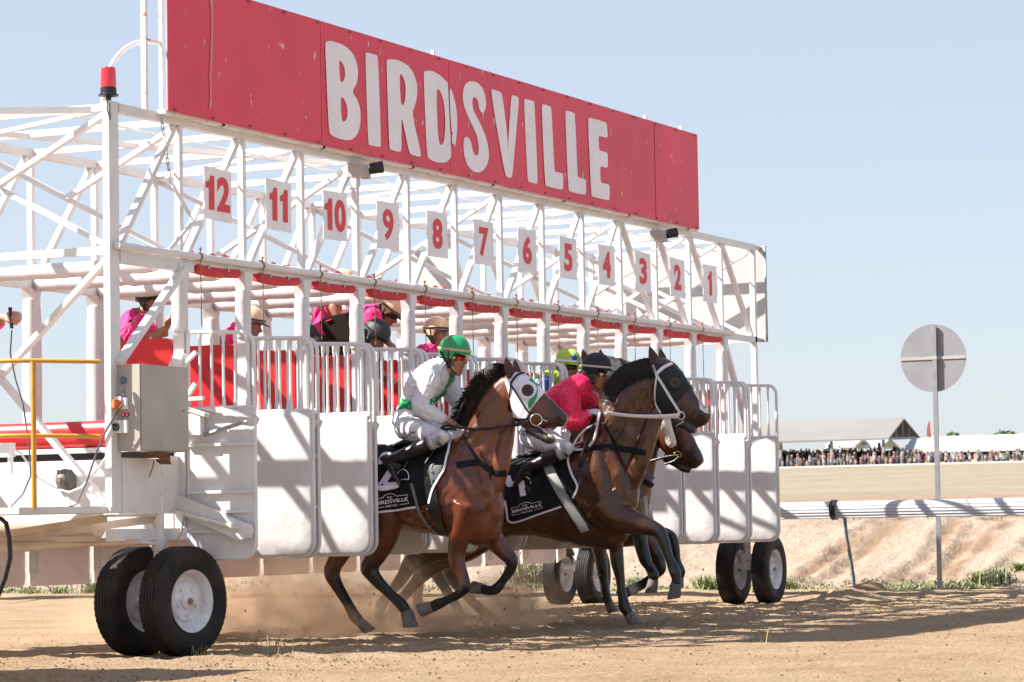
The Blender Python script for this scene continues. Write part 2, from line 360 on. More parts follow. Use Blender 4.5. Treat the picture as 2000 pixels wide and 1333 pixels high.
LET = [(A5, [[(1063,285),(1066,262),(1085,255),(1110,257),(1180,280),(1235,330),(1262,395),(1268,460),(1260,520),(1228,570),(1262,615),(1282,680),(1283,760),(1270,820),(1240,862),(1205,872),(1150,862),(1100,840),(1085,815)], [(1148,372),(1165,385),(1183,420),(1187,460),(1180,500),(1156,518)], [(1158,598),(1180,612),(1197,655),(1203,700),(1195,745),(1165,762)]]),
 (A5, [[(1312,340),(1316,326),(1330,328),(1380,343),(1391,352),(1410,900),(1402,914),(1340,902),(1329,890)]]),
 (A5, [[(1443,390),(1447,370),(1470,368),(1510,372),(1570,400),(1610,450),(1633,520),(1635,580),(1622,650),(1600,705),(1660,960),(1650,975),(1595,960),(1583,945),(1541,740),(1535,740),(1537,930),(1527,945),(1470,930),(1460,915)], [(1522,450),(1545,475),(1560,520),(1562,580),(1555,640),(1532,662)]]),
 (A5, [[(1673,465),(1677,443),(1700,439),(1730,442),(1780,470),(1822,515),(1824,522),(1845,960),(1840,985),(1810,1010),(1760,1010),(1710,990),(1693,965)], [(1750,545),(1780,570),(1800,640),(1808,740),(1805,840),(1795,895),(1765,902)]]),
 (A5, [[(1831,530),(1856,580),(1878,680),(1883,760),(1878,840),(1868,918),(1858,890),(1850,895),(1847,850),(1856,820),(1846,830)]]),
 (A6, [[(240,268),(285,280),(320,320),(338,380),(340,440),(325,483),(305,478),(292,450),(285,400),(265,372),(248,385),(248,430),(262,480),(300,550),(335,630),(355,710),(360,770),(350,820),(325,865),(290,882),(250,872),(212,830),(192,760),(188,700),(190,655),(205,640),(225,648),(240,680),(250,730),(262,760),(278,770),(290,750),(290,700),(280,640),(255,580),(215,500),(190,430),(182,370),(190,310),(210,278)]]),
 (A6, [[(370,328),(384,324),(436,343),(448,360),(483,640),(486,750),(489,640),(507,372),(516,362),(552,375),(560,388),(540,620),(515,903),(506,916),(478,910),(468,898),(425,665)]]),
 (A6, [[(592,398),(600,387),(655,402),(663,412),(685,945),(678,956),(625,943),(616,930)]]),
 (A6, [[(709,432),(718,422),(768,437),(776,450),(795,855),(800,875),(848,884),(855,895),(853,988),(845,996),(745,972),(733,958)]]),
 (A6, [[(867,474),(876,465),(925,480),(933,492),(950,895),(955,912),(1000,924),(1007,937),(1007,1020),(998,1031),(900,1008),(888,995)]]),
 (A6, [[(1019,523),(1028,512),(1135,543),(1146,555),(1152,638),(1145,649),(1097,635),(1090,645),(1094,725),(1102,735),(1145,745),(1152,757),(1152,840),(1144,849),(1108,838),(1101,848),(1104,940),(1112,950),(1157,958),(1165,970),(1165,1058),(1156,1067),(1050,1042),(1041,1030)]])]
mes = []
for A, lps in LET:
    out = []
    for lp in lps:
        q = [at(*A(*p), 1, YS-.005) for p in lp]; out.append(smooth_loop([(v.x, v.z) for v in q], 2))
    mes.append(poly_mesh(out, 0))
me = join_meshes(mes)
for v in me.vertices: v.co = Vector((v.co.x, YS-.005-v.co.z, v.co.y))
link('lettering', me, M['letter'], gate)
run = [(410, 0), (413, 40), (411, 100), (409, 150), (410, 190), (408, 213), (413, 213), (414, 190), (413, 150), (416, 100), (417, 40), (416, -20)]
q = [at(*p, 1, YS-.005) for p in run]; me = poly_mesh([[(v.x, v.z) for v in q]], 0)
for v in me.vertices: v.co = Vector((v.co.x, YS-.005, v.co.y))
link('paint_run', me, mat('old_paint', (.62, .30, .30), .6, col2=(.55, .12, .15), nscale=30), gate)
# ladder and hoop left of the board
def P0(px, py, y=0.): return at(px, py, 1, y)
mb = MB(); x1 = P0(283, 210).x; x2 = P0(316, 218, -.055).x
mb.box(x1-.018, x1+.018, -.02, .02, 4.12, 5.6); mb.box(x2-.013, x2+.013, -.07, -.04, 4.12, 5.6); mb.bar((x1, -.0, 4.655), (x2, -.055, 4.65), .02); mb.bar((x1, -.0, 5.3), (x2, -.055, 5.3), .02)
part('ladder_rail', mb, M['rustwhite'])
mb = MB(); y = .35; pts = []
c0 = P0(305, 84, y)
for i in range(15):
    a = math.pi/2+math.pi/2*i/14; pts.append((c0.x+.62*math.cos(a)*1.22-.0, y, c0.z-.58+.58*math.sin(a)))
pts.append((pts[-1][0], y, 4.1)); mb.tube(pts, .02, 10); part('hoop', mb, M['white'])
# red rotating beacon
bx = P0(210, 180, -.0); z0 = bx.z
mb = MB(); mb.lathe((-.965, 0, z0-.07), (0, 0, 1), [(.02, -.02), (.02, .03), (.075, .04), (.075, .052), (.06, .06), (.06, .10), (.0, .1)]); bc = part('beacon', mb, M['black'])
mb = MB(); mb.lathe((-.965, 0, z0-.07), (0, 0, 1), [(.0, .103), (.059, .105), (.060, .13), (.056, .24), (.05, .255), (.0, .258)], 28); mb.build('lens', M['redlamp'], bc)
mb = MB(); mb.tube([(-1.01, -.02, 4.12), (-1.03, -.03, 4.05), (-1.0, -.035, 3.98), (-1.0, -.03, 4.1)], .006, 6); part('beacon_wire', mb, M['cable'])
# chain and gas strut
mb = MB(); p0 = P0(315, 230, -.06); p1 = P0(333, 355, -.06)
for i in range(11):
    t = (i+.5)/11; c = p0.lerp(p1, t)+Vector((.0, -.0, 0)); ang = (i % 2)*math.pi/2; h = (p0-p1).length/11*.68
    pts = [c+Vector((math.cos(ang)*.012*math.cos(a), math.sin(ang)*.012*math.cos(a), h*math.sin(a))) for a in [2*math.pi*j/10 for j in range(10)]]
    mb.tube(pts+[pts[0]], .004, 5)
part('chain', mb, M['steel'])
mb = MB(); p2 = P0(378, 433, -.06); mb.tube([p1, p1.lerp(p2, .1), p1.lerp(p2, .11), p1.lerp(p2, .8), p1.lerp(p2, .81), p2], [.006, .006, .015, .015, .008, .008], 8); p3 = P0(330, 488, -.05); mb.bar(p2, p3, .014, .03); part('release_strut', mb, M['white'])
# security cameras
for px, py in ((705, 334), (1290, 461)):
    c = P0(px, py, -.12); mb = MB(); mb.box(c.x-.075, c.x+.06, -.16, -.03, c.z-.055, c.z+.055); mb.box(c.x+.07, c.x+.12, -.15, -.09, c.z-.06, c.z+.03); cb = part('camera_box', mb, M['grey'])
    mb = MB(); d = Vector((.5, -.75, .15)).normalized(); q = Vector((c.x+.13, -.17, c.z+.03)); mb.tube([q-d*.03, q+d*.085], [.048, .052], 14); mb.tube([(c.x+.1, -.12, c.z-.02), q], .012, 8); mb.build('camera_head', M['black'], cb)
    mb = MB(); mb.tube([(c.x, -.1, c.z-.05), (c.x+.01, -.1, c.z-.13), (c.x-.03, -.06, c.z-.16), (c.x-.06, -.03, c.z-.15)], .007, 6); mb.build('camera_cable', M['white'], cb)
# ---------------------------------------------------------------- stall doors
def rrect(y0, y1, z0, z1, r, n=5):
    """outline with rounded lower corners, y0 the free edge"""
    pts = []
    for cy, cz, a0 in ((y1-r, z0+r, -90), (y0+r, z0+r, 180)):
        seq = [math.radians(a0+90*i/n) for i in range(n+1)]
        if a0 == -90: pts += [(cy+r*math.cos(a), cz+r*math.sin(a)) for a in reversed(seq)][::-1]
        else: pts += [(cy+r*math.cos(a), cz+r*math.sin(a)) for a in seq]
    return pts
def panel_outline(y0, y1, z0, z1, r, n=6):
    p = [(y1, z1), (y0, z1)]
    p += [(y0+r-r*math.cos(a), z0+r-r*math.sin(a)) for a in [math.pi/2*i/n for i in range(n+1)]]
    p += [(y1-r+r*math.sin(a), z0+r-r*math.cos(a)) for a in [math.pi/2*i/n for i in range(n+1)]]
    return p
def make_door(x, skin, tilt, plain=True):
    """one swung-open door in the plane X = x; skin -1 puts its smooth face towards -X"""
    d = bpy.data.objects.new('stall_door', None)
    zt = 1.85; y0 = -.655; y1 = -.07
    mb = MB(); ol = panel_outline(y0, y1, .715, zt, .11); mb.prism(ol, 0, x-.012, x+.012)
    o = part('stall_door', mb, M['white'])
    # soft cushion on the smooth face
    mb = MB(); cen = ((y0+y1)/2, (.715+zt)/2); rings = []
    for s_, dx in ((.985, 0), (.975, .012), (.93, .02), (.6, .024), (.2, .026)):
        rings.append([(x+skin*(.0125+dx), cen[0]+(u-cen[0])*s_, cen[1]+(v-cen[1])*(1-(1-s_)*.6)) for u, v in ol])
    mb.loft(rings); mb.build('cushion', M['vinyl'], o)
    # edge tube and ribs
    mb = MB(); mb.tube([(x, u, v) for u, v in ol[1:]]+[(x, y1, zt)], .017, 8)
    if skin > 0 or True:
        for z in ((1.58, 1.22, 1.07, .92) if plain is False else (1.5, 1.1)):
            mb.box(x-skin*.045, x-skin*.0125, y0+.01, y1-.005, z-.012, z+.012)
    mb.build('door_rim', M['white'], o)
    mb = MB(); zb = zt+.008; r = .1; top = 2.43
    pts = [(x, y0, zt-.03), (x, y0, top-r)]+[(x, y0+r-r*math.cos(a), top-r+r*math.sin(a)) for a in [math.pi/2*i/6 for i in range(1, 7)]]+[(x, y1, top+.02)]
    mb.tube(pts, .0165, 10); mb.tube([(x, y0, zb), (x, y1, zb)], .0165, 8); mb.tube([(x, y1, zb-.05), (x, y1, top+.02)], .0165, 8)
    for i in range(1, 6):
        y = y0+(y1-y0)*(i-(.0 if skin < 0 else .42))/(6 if skin < 0 else 5.6); zz = top-.0+(.0 if i > 1 else -.0)
        mb.tube([(x, y, zb), (x, y, zb+.05), (x, y, zb+.08), (x, y, top-.07), (x, y, top-.05), (x, y, top)], [.016, .015, .0112, .0112, .015, .016], 8)
    mb.build('door_bars', M['white'], o)
    mb = MB(); mb.tube([(x-.02, y0-.005, 1.80), (x+.04, y0-.012, 1.77), (x+.03, y0, 1.73)], .009, 8); mb.tube([(x, y0-.012, 1.79), (x, y0-.012, 1.72)], .010, 8); mb.build('latch', M['rustwhite'], o)
    return o
for k in range(13):
    x = k*S
    if k > 0: make_door(x-.055, -1, 0)
    if k < 12: make_door(x+.03 if k else x, 1, 0, plain=(k != 0))
# gear on the nearest door: junction box, strut, swing arm
mb = MB(); q = at(372, 812, 0, -.05); mb.box(-.10, -.035, -.235, -.095, 1.655, 1.82); part('junction_box', mb, M['white'])
mb = MB(); mb.tube([(-.05, -.24, 1.655), (-.05, -.56, 1.735)], .016, 8); mb.tube([(-.05, -.56, 1.735), (-.05, -.62, 1.75)], .008, 8); part('gas_strut', mb, M['steel'])
mb = MB(); mb.prism([(-.08, 1.87), (-.5, 1.80), (-.66, 1.77), (-.66, 1.80), (-.4, 1.86)], 0, -.055, -.045); part('link_bar', mb, M['white'])
mb = MB(); mb.prism([(.06, 1.18), (-.03, 1.2), (-.13, 1.165), (-.62, .975), (-.66, .93), (-.65, .87), (-.59, .845), (-.53, .86), (-.03, 1.06), (.06, 1.07)], 0, -.095, -.05)
mb.tube([(-.11, -.60, .92), (-.04, -.60, .92)], .062, 16); part('swing_arm', mb, M['white'])
mb = MB(); mb.tube([(-.12, .0, 1.075), (-.12, -.58, .94)], .016, 8); part('swing_arm', mb, M['rustwhite'])
mb = MB()
for a, b in (((-.08, 2.19), (-.20, 2.29)), ((-.1, 1.93), (-.19, 2.05)), ((-.04, 1.93), (-.26, 1.935)), ((-.05, 1.88), (-.3, 1.80)), ((-.02, 2.0), (-.09, 2.12))):
    mb.bar((-.09, a[0], a[1]), (-.09, b[0], b[1]), .03, .035, up=(1, 0, 0))
mb.tube([(-.1, -.04, 2.3), (-.1, -.06, 1.75)], .012, 8); mb.box(-.14, -.05, -.09, -.02, 2.15, 2.24); mb.box(-.14, -.05, -.07, .0, 1.9, 1.99); mb.prism([(.06, 2.14), (-.02, 2.29), (-.1, 2.28), (-.06, 2.14)], 0, -.12, -.04)
part('release_gear', mb, M['rustwhite'])
# ---------------------------------------------------------------- control cabinet
mb = MB(); mb.box(-.925, -.262, -.225, -.02, 1.522, 2.162); cab = part('control_cabinet', mb, M['grey'])
mb = MB(); mb.box(-.915, -.27, -.236, -.2265, 1.53, 2.155); mb.build('cabinet_door', M['grey'], cab)
mb = MB(); mb.lathe((-.33, -.236, 1.83), (0, -1, 0), [(.0, 0), (.012, .002), (.012, .008), (.0, .009)], 12); mb.build('lock', M['steel'], cab)
fx = -.926
mb = MB(); mb.lathe((fx, -.085, 2.045), (-1, 0, 0), [(.028, 0), (.028, .012), (.022, .02), (.0, .021)], 20); mb.build('dial', mat('dial_blue_grey', (.10, .14, .18), .3), cab)
mb = MB(); mb.lathe((fx, -.088, 1.98), (-1, 0, 0), [(.014, 0), (.012, .012), (.0, .013)], 12); mb.lathe((fx, -.088, 1.94), (-1, 0, 0), [(.012, 0), (.016, .012), (.006, .03), (.0, .031)], 12); mb.build('switch', M['steel'], cab)
mb = MB(); mb.box(fx-.035, fx-.001, -.125, -.05, 1.83, 1.915); mb.box(fx-.05, fx-.036, -.09, -.03, 1.89, 1.925); sk = mb.build('socket_box', M['board'], cab)
mb = MB(); mb.lathe((fx-.03, -.07, 1.865), (-1, .35, .1), [(.0, 0), (.038, .005), (.038, .05), (.03, .06), (.0, .06)], 18); mb.build('plug', M['orange'], cab)
mb = MB()
for y in (-.085, -.118): mb.lathe((fx, y, 1.79), (-1, 0, 0), [(.014, 0), (.014, .006), (.0, .007)], 14)
lr = mb.build('lamp_bezel', M['black'], cab)
rl = mat('red_pilot', (.8, .02, .05), .3); rl.node_tree.nodes['Principled BSDF'].inputs['Emission Color'].default_value = (1, .02, .05, 1); rl.node_tree.nodes['Principled BSDF'].inputs['Emission Strength'].default_value = 1.2
mb = MB()
for y in (-.085, -.118): mb.lathe((fx-.007, y, 1.79), (-1, 0, 0), [(.0, 0), (.007, .001), (.005, .005), (.0, .006)], 12)
mb.build('pilot_lamp', rl, cab)
mb = MB(); mb.box(fx-.04, fx-.001, -.085, -.01, 1.655, 1.75); mb.box(fx-.03, fx-.001, -.125, -.09, 1.655, 1.75); mb.build('isolator', M['board'], cab)
mb = MB(); mb.lathe((fx-.041, -.045, 1.70), (-1, 0, 0), [(.0, 0), (.03, .0), (.028, .014), (.0, .015)], 18); mb.bar((fx-.06, -.065, 1.68), (fx-.06, -.025, 1.72), .012, .012); mb.build('knob', mat('knob_black', (.03, .04, .05), .4), cab)
mb = MB(); mb.box(-.66, -.5, -.2, -.1, 1.475, 1.518)
for i in range(7):
    x = -.65+i*.024; mb.tube([(x, -.21, 1.49), (x+.0, -.215, 1.45), (x+.04, -.2, 1.43), (x+.06, -.15, 1.46)], .006, 6)
mb.tube([(-.7, -.2, 1.45), (-.75, -.22, 1.40), (-.77, -.2, 1.33)], .005, 5)
part('cable_glands', mb, M['rust'])
# cables on the near side
mb = MB(); c = [at(*p, 0, -1.02) for p in ((240, 790), (232, 800), (205, 845), (190, 880), (170, 940), (150, 985), (132, 992))]; mb.tube(c, .007, 6); part('power_cable', mb, M['cable'])
mb = MB(); c = [at(*p, 0, -1.25) for p in ((23, 645), (20, 690), (30, 740), (45, 790), (54, 850), (58, 890), (60, 930), (45, 965), (22, 990))]; mb.tube(c, .006, 6); part('trigger_cable', mb, M['cable'])
mb = MB(); c = [at(*p, 0, -1.0) for p in ((22, 875), (40, 885), (55, 905), (75, 935), (110, 955), (135, 962), (160, 952), (185, 925), (208, 892))]; mb.tube(c, .008, 6); part('white_cable', mb, M['board'])
# ---------------------------------------------------------------- operator platform
mb = MB(); xa = -1.5
mb.box(-1.03, -.875, -.03, 2.6, 1.065, 1.112); mb.prism([(-.88, .005), (-.88, 2.6), (-1.5, 2.6), (-1.5, .45), (-1.2, .005)], 2, 1.07, 1.118); part('platform', mb, M['white'])
mb = MB()
hr = lambda py1, py2, z: None
def yr(zs):
    pts = [(-1.45, 2.6, zs), (-1.45, 1.0, zs), (-1.44, .62, zs+.012), (-1.36, .42, zs+.01), (-1.06, .03, zs)]
    return pts
zu = at(60, 706, 0, -1.45).z; zl = at(60, 853, 0, -1.45).z
mb.tube(yr(zu), .017, 10); mb.tube(yr(zl), .017, 10); part('handrail', mb, M['yellow'])
yp = at(66, 850, 0, -1.45).y
mb = MB(); mb.tube([(-1.45, yp, 1.11), (-1.45, yp, zu)], .02, 10); part('handrail_post', mb, M['yellow'])
# front plate, base box and underframe
mb = MB(); mb.box(-.872, -.3, -.035, .0, 1.06, 1.475); mb.box(-.30, .02, .0, .03, 1.06, 1.50); mb.box(-.87, -.32, .0, .12, 1.04, 1.058); part('base_plate', mb, M['white'])
mb = MB(); mb.box(-.9, 12.3, .0, .10, .86, .95); part('base_beam', mb, M['white'])
mb = MB(); mb.box(-.9, 12.3, DEP-.05, DEP+.05, .86, .95); part('base_beam', mb, M['white'])
for k in range(13):
    if 0 < k: mb = MB(); mb.box(k*S-.03, k*S+.03, .101, DEP-.051, .88, .948); part('base_beam', mb, M['tan'])
mb = MB(); q = at(60, 1030, 0, -.3); mb.lathe((-.3, .55, .99), (0, 1, 0), [(.0, 0), (.105, .01), (.105, .9), (.0, .91)], 24); part('air_tank', mb, M['tan'])
mb = MB(); mb.bar((-.9, .7, .92), (-.33, .05, 1.02), .05, .06); mb.bar((-.9, .95, .93), (-.9, .1, 1.03), .05, .05); mb.box(-.9, -.8, .2, 2.4, .86, .9); mb.tube([(-.9, 2.6, .83), (-.9, .8, .83), (-.9, .6, .84), (-.75, -.1, .855)], [.035, .04, .03, .02], 10); mb.bar((-.75, .5, .845), (-.3, -.06, .845), .03, .03); part('drawbar_frame', mb, M['tan'])
mb = MB(); c = [at(*p, 0, -1.3) for p in ((0, 1012), (12, 1022), (18, 1050), (20, 1090), (10, 1130), (-4, 1165))]; mb.tube(c, .018, 8); part('air_hose', mb, M['black'])
# bits on the platform: horn speaker, plastic drums, mount
spk = at(128, 938, 0, -.06)
mb = MB(); mb.lathe((-.04, spk.y, spk.z), (-1, 0, 0), [(.0, 0), (.085, .0), (.088, .03), (.07, .05), (.05, .06), (.045, .09), (.02, .1), (.02, .12), (.0, .12)], 20); mb.box(-.06, -.035, spk.y-.08, spk.y+.08, spk.z-.08, spk.z+.08); part('horn_speaker', mb, mat('horn_grey', (.10, .105, .10), .5, col2=(.2, .19, .17), nscale=20))
pp = at(8, 880, 0, -1.1)
mb = MB(); mb.box(-1.12, -1.04, pp.y-.06, pp.y+.06, pp.z-.05, pp.z+.055); mb.box(-1.1, -1.06, pp.y-.055, pp.y-.03, pp.z-.17, pp.z-.05); part('outlet_box', mb, M['board'])
# wheels
def wheel(x, y, R, yaw, w=.185, rust=0):
    ax = Vector((math.sin(yaw), -math.cos(yaw), 0)); c = Vector((x, y, R-.012)); h = w/2
    mb = MB(); prof = [(R*.55, -h*.8), (R*.66, -h*.98), (R*.82, -h*1.08), (R*.93, -h*.98), (R*.985, -h*.8)]
    g = []
    for i in range(6):
        a = -h*.74+i*h*.296; g += [(R, a-h*.11), (R, a+h*.10), (R*.970, a+h*.115), (R*.970, a+h*.17)] if i < 5 else [(R, a-h*.11), (R, a+h*.02)]
    prof += g+[(R*.985, h*.8), (R*.93, h*.98), (R*.82, h*1.08), (R*.66, h*.98), (R*.55, h*.8), (R*.54, h*.5), (R*.54, -h*.5)]
    n = 110; a0 = ax.cross(Vector((0, 0, 1))).normalized(); b0 = ax.cross(a0); rings = []
    for j, (r, o) in enumerate(prof):
        ring = []
        for k in range(n):
            zig = .0035*(1 if k % 2 else -1) if 5 <= j < 5+len(g) else 0
            ring.append(c+ax*(o+zig)+a0*(r*math.cos(2*math.pi*k/n))+b0*(r*math.sin(2*math.pi*k/n)))
        rings.append(ring)
    rings.append(rings[0]); mb.loft(rings, caps=False)
    rim = MB(); r0 = R*.56
    for s_ in (1, -1):
        rim.lathe(c, ax*s_, [(r0*.25, h*.25), (r0*.62, h*.30), (r0*.70, h*.12), (r0*.84, h*.12), (r0*.88, h*.6), (r0*.97, h*.78), (r0*1.02, h*.92), (r0*1.0, h*.72), (r0*.97, 0)], 40)
    wo = rim.build('wheel', M['rim'], gate); mb.build('tyre', M['tyre'], wo)
    hb = MB(); hb.lathe(c, ax, [(.0, h*.2), (r0*.26, h*.24), (r0*.25, h*.45), (r0*.12, h*.62), (.0, h*.62)], 20)
    for i in range(5):
        a = 2*math.pi*i/5+.3; q = c+ax*(h*.27)+a0*(r0*.45*math.cos(a))+b0*(r0*.45*math.sin(a)); hb.lathe(q, ax, [(.014, 0), (.014, .018), (.0, .019)], 6)
    hb.build('hub', M['rim'], wo); nb = MB(); nb.lathe(c+ax*(h*.62), ax, [(.0, 0), (r0*.11, .001), (r0*.09, .02), (.0, .021)], 10); nb.build('hub_nut', M['hub'], wo)
    return wo
for (x, y) in ((-.36, -.235), (-.30, .20)): wheel(x, y, .413, math.radians(-9), .19)
for (x, y) in ((12.05, -.26), (12.05, .165)): wheel(x, y, .395, math.radians(2))
for (x, y) in ((12.05, 1.92), (12.05, 2.34)): wheel(x, y, .36, math.radians(2))
for x, y0, y1, z1 in ((-.33, -.0, .0, 1.45), (12.05, 0, 0, 1.3), (12.05, 2.1, 2.1, 1.3)):
    mb = MB(); mb.tube([(x, y0, .5), (x, y0, z1)], .042, 14); mb.tube([(x, y0, .78), (x, y0, .80), (x, y0, .87), (x, y0, .88)], [.05, .055, .055, .045], 14); part('wheel_leg', mb, M['rustwhite'])
    mb = MB(); mb.tube([(x, y0-.2, .42), (x, y0+.22, .42)], .035, 10); mb.box(x-.05, x+.05, y0-.05, y0+.05, .38, .56); part('axle', mb, M['rustwhite']); mb = MB(); mb.bar((x-.35, y0+.02, .86), (x+.02, y0, .83), .06, .025); part('drag_link', mb, M['rustwhite'])
mb = MB(); mb.tube([(-.05, -.05, 1.03), (-.09, -.04, .9), (-.16, -.03, .8), (-.22, -.03, .74)], .008, 6); part('rope', mb, M['tan'])
# rear doors and skirts seen under the stalls
for k in range(-1, 12):
    x0 = KX[k+1]+.03 if k >= 0 else -.9
    x0 = k*S+.05; x1 = (k+1)*S-.03
    mb = MB(); z0 = .49+.004*random.random()
    mb.prism([(x0, z0+.04), (x0+.03, z0), (x1-.03, z0), (x1, z0+.04), (x1, 1.72), (x0, 1.72)], 1, DEP+.06, DEP+.085); part('rear_door', mb, M['skirt'])
    mb = MB(); mb.prism([(DEP-.06, .56), (DEP+.06, .49), (DEP+.06, 1.6), (DEP-.06, 1.6)], 0, x1+.03, x1+.045); part('door_edge', mb, M['white'])
# ================================================================ HORSES AND PEOPLE
from mathutils.bvhtree import BVHTree
from mathutils.kdtree import KDTree
from mathutils import geometry, noise
def pp(px, py, X): return at(px, py, 0, X)
def catmull(L, m=3):
    L = [np.array(x, float) for x in L]; out = []
    for i in range(len(L)-1):
        a = L[max(i-1, 0)]; b = L[i]; c = L[i+1]; d = L[min(i+2, len(L)-1)]
        for j in range(m):
            t = j/m; out.append(.5*((2*b)+(c-a)*t+(2*a-5*b+4*c-d)*t*t+(3*b-a-3*c+d)*t**3))
    out.append(L[-1]); return out
class Org:
    """organic solid: overlapping lofts, fused into one continuous skin by a voxel remesh; each vertex takes coat/cloth colour from the nearest loft"""
    def __init__(s): s.mb = MB(); s.col = []; s.mid = []
    def _add(s, rings, c, mid, cols=None):
        n0 = len(s.mb.v); s.mb.loft(rings); k = len(s.mb.v)-n0; per = len(rings[0])
        for i in range(k): s.col.append(tuple(cols[i//per]) if cols is not None else tuple(c)); s.mid.append(mid)
    def secs(s, S_, c, mid=0, n=22, e=.85, m=3, cols=None):
        """S_: (centre, half up vector, half side vector)"""
        flat = [list(a)+list(b)+list(d)+(list(cols[i]) if cols else []) for i, (a, b, d) in enumerate(S_)]; fl = catmull(flat, m); rings = []; cc = []
        for q in fl:
            C, U_, V_ = Vector(q[0:3]), Vector(q[3:6]), Vector(q[6:9]); cc.append(np.clip(q[9:12], 0, 1) if cols else c)
            rings.append([C+U_*(np.sign(math.sin(a))*abs(math.sin(a))**e)+V_*(np.sign(math.cos(a))*abs(math.cos(a))**e) for a in [2*math.pi*k/n for k in range(n)]])
        s._add(rings, c, mid, cc)
    def limb(s, P, R, c, mid=0, n=16, m=4, flat=1., cols=None, side=(1, 0, 0)):
        P = [Vector(p) for p in P]; S_ = []
        for i, p in enumerate(P):
            t = (P[min(i+1, len(P)-1)]-P[max(i-1, 0)]).normalized(); sd = Vector(side); sd = (sd-t*sd.dot(t)).normalized(); up = t.cross(sd)
            r = R[i] if isinstance(R[i], (tuple, list)) else (R[i], R[i]*flat); S_.append((p, up*r[0], sd*r[1]))
        s.secs(S_, c, mid, n, 1., m, cols)
    def ball(s, c, r, col, mid=0, rot=None):
        n0 = len(s.mb.v); s.mb.ell(c, r if isinstance(r, (tuple, list)) else (r, r, r), 16, 10, rot)
        for _ in range(len(s.mb.v)-n0): s.col.append(tuple(col)); s.mid.append(mid)
    def build(s, name, mats, parent, vox=.011, it=4, fold=None, fac=.5, muscle=0):
        src = bpy.data.meshes.new('s'); src.from_pydata(s.mb.v, [], s.mb.f); o = bpy.data.objects.new('s', src); COL.objects.link(o)
        bm = bmesh.new(); bm.from_mesh(src); bmesh.ops.recalc_face_normals(bm, faces=bm.faces); bm.to_mesh(src); bm.free()
        md = o.modifiers.new('r', 'REMESH'); md.mode = 'VOXEL'; md.voxel_size = vox; md.adaptivity = 0
        ms = o.modifiers.new('sm', 'SMOOTH'); ms.iterations = it; ms.factor = fac
        dg = bpy.context.evaluated_depsgraph_get(); dg.update(); me = bpy.data.meshes.new_from_object(o.evaluated_get(dg)); bpy.data.objects.remove(o)
        kd = KDTree(len(s.mb.v)); [kd.insert(v, i) for i, v in enumerate(s.mb.v)]; kd.balance()
        C = np.ones((len(me.vertices), 4), np.float32); Mi = np.zeros(len(me.vertices), int)
        for i, v in enumerate(me.vertices):
            nn = kd.find_n(v.co, 4); w = [1/(d+.004) for _, _, d in nn]; tw = sum(w)
            c = [sum(s.col[j][k]*ww for (_, j, _), ww in zip(nn, w))/tw for k in range(3)]; C[i, :3] = c; Mi[i] = s.mid[nn[0][1]]
        if muscle:
            nr = [v.normal.copy() for v in me.vertices]
            for i, v in enumerate(me.vertices):
                p = v.co; w_m = .25 if Mi[i] == 1 else 1.; a_ = 1-abs(noise.noise(Vector((p.x*5, p.y*7+p.z*2.5, p.z*3.6)))*2.2); b_ = noise.noise(p*13); v.co = p+nr[i]*muscle*w_m*(a_*1.0+b_*.4-.5)+nr[i]*.0018*w_m*(1-abs(noise.noise(Vector((p.x*14, p.y*20+p.z*8, p.z*9)))*3))
        if fold:
            nr = [v.normal.copy() for v in me.vertices]
            for i, v in enumerate(me.vertices):
                if Mi[i] in fold[1]:
                    p = v.co; q = Vector((p.x*9, p.y*17+p.z*9, p.z*10-p.y*6))
                    h = abs(noise.noise(q+Vector((noise.noise(p*9), noise.noise(p*9+Vector((5, 5, 5))), 0))*1.6)); h2 = abs(noise.noise(q*2.3))
                    v.co = p+nr[i]*fold[0]*((.30-h)*1.6+(.25-h2)*.6)*(1 if Mi[i] == 0 else .35)
        me.color_attributes.new('col', 'FLOAT_COLOR', 'POINT').data.foreach_set('color', C.ravel())
        mats = mats if isinstance(mats, list) else [mats]
        ob = link(name, me, mats, parent)
        for p in me.polygons: p.use_smooth = True; p.material_index = min(int(Mi[p.vertices[0]]), len(mats)-1)
        return ob
def world_bvh(*obs):
    V = []; Fs = []
    for o in obs:
        off = len(V); w = Vector((0, 0, 0)); q = o.parent
        while q is not None: w += q.location; q = q.parent
        V += [v.co+w for v in o.data.vertices]; Fs += [tuple(i+off for i in p.vertices) for p in o.data.polygons]
    return BVHTree.FromPolygons(V, Fs)
CV = Vector(CAM)
def onto(bvh, px, py, x0, off):
    p = at(px, py, 0, x0); d = (p-CV).normalized(); h = bvh.ray_cast(CV, d)
    if h[0] is None or (h[0]-p).length > 1.2:
        h = bvh.find_nearest(p)
    n = h[1]
    if n.dot(d) > 0: n = -n
    return h[0]+n*off, n
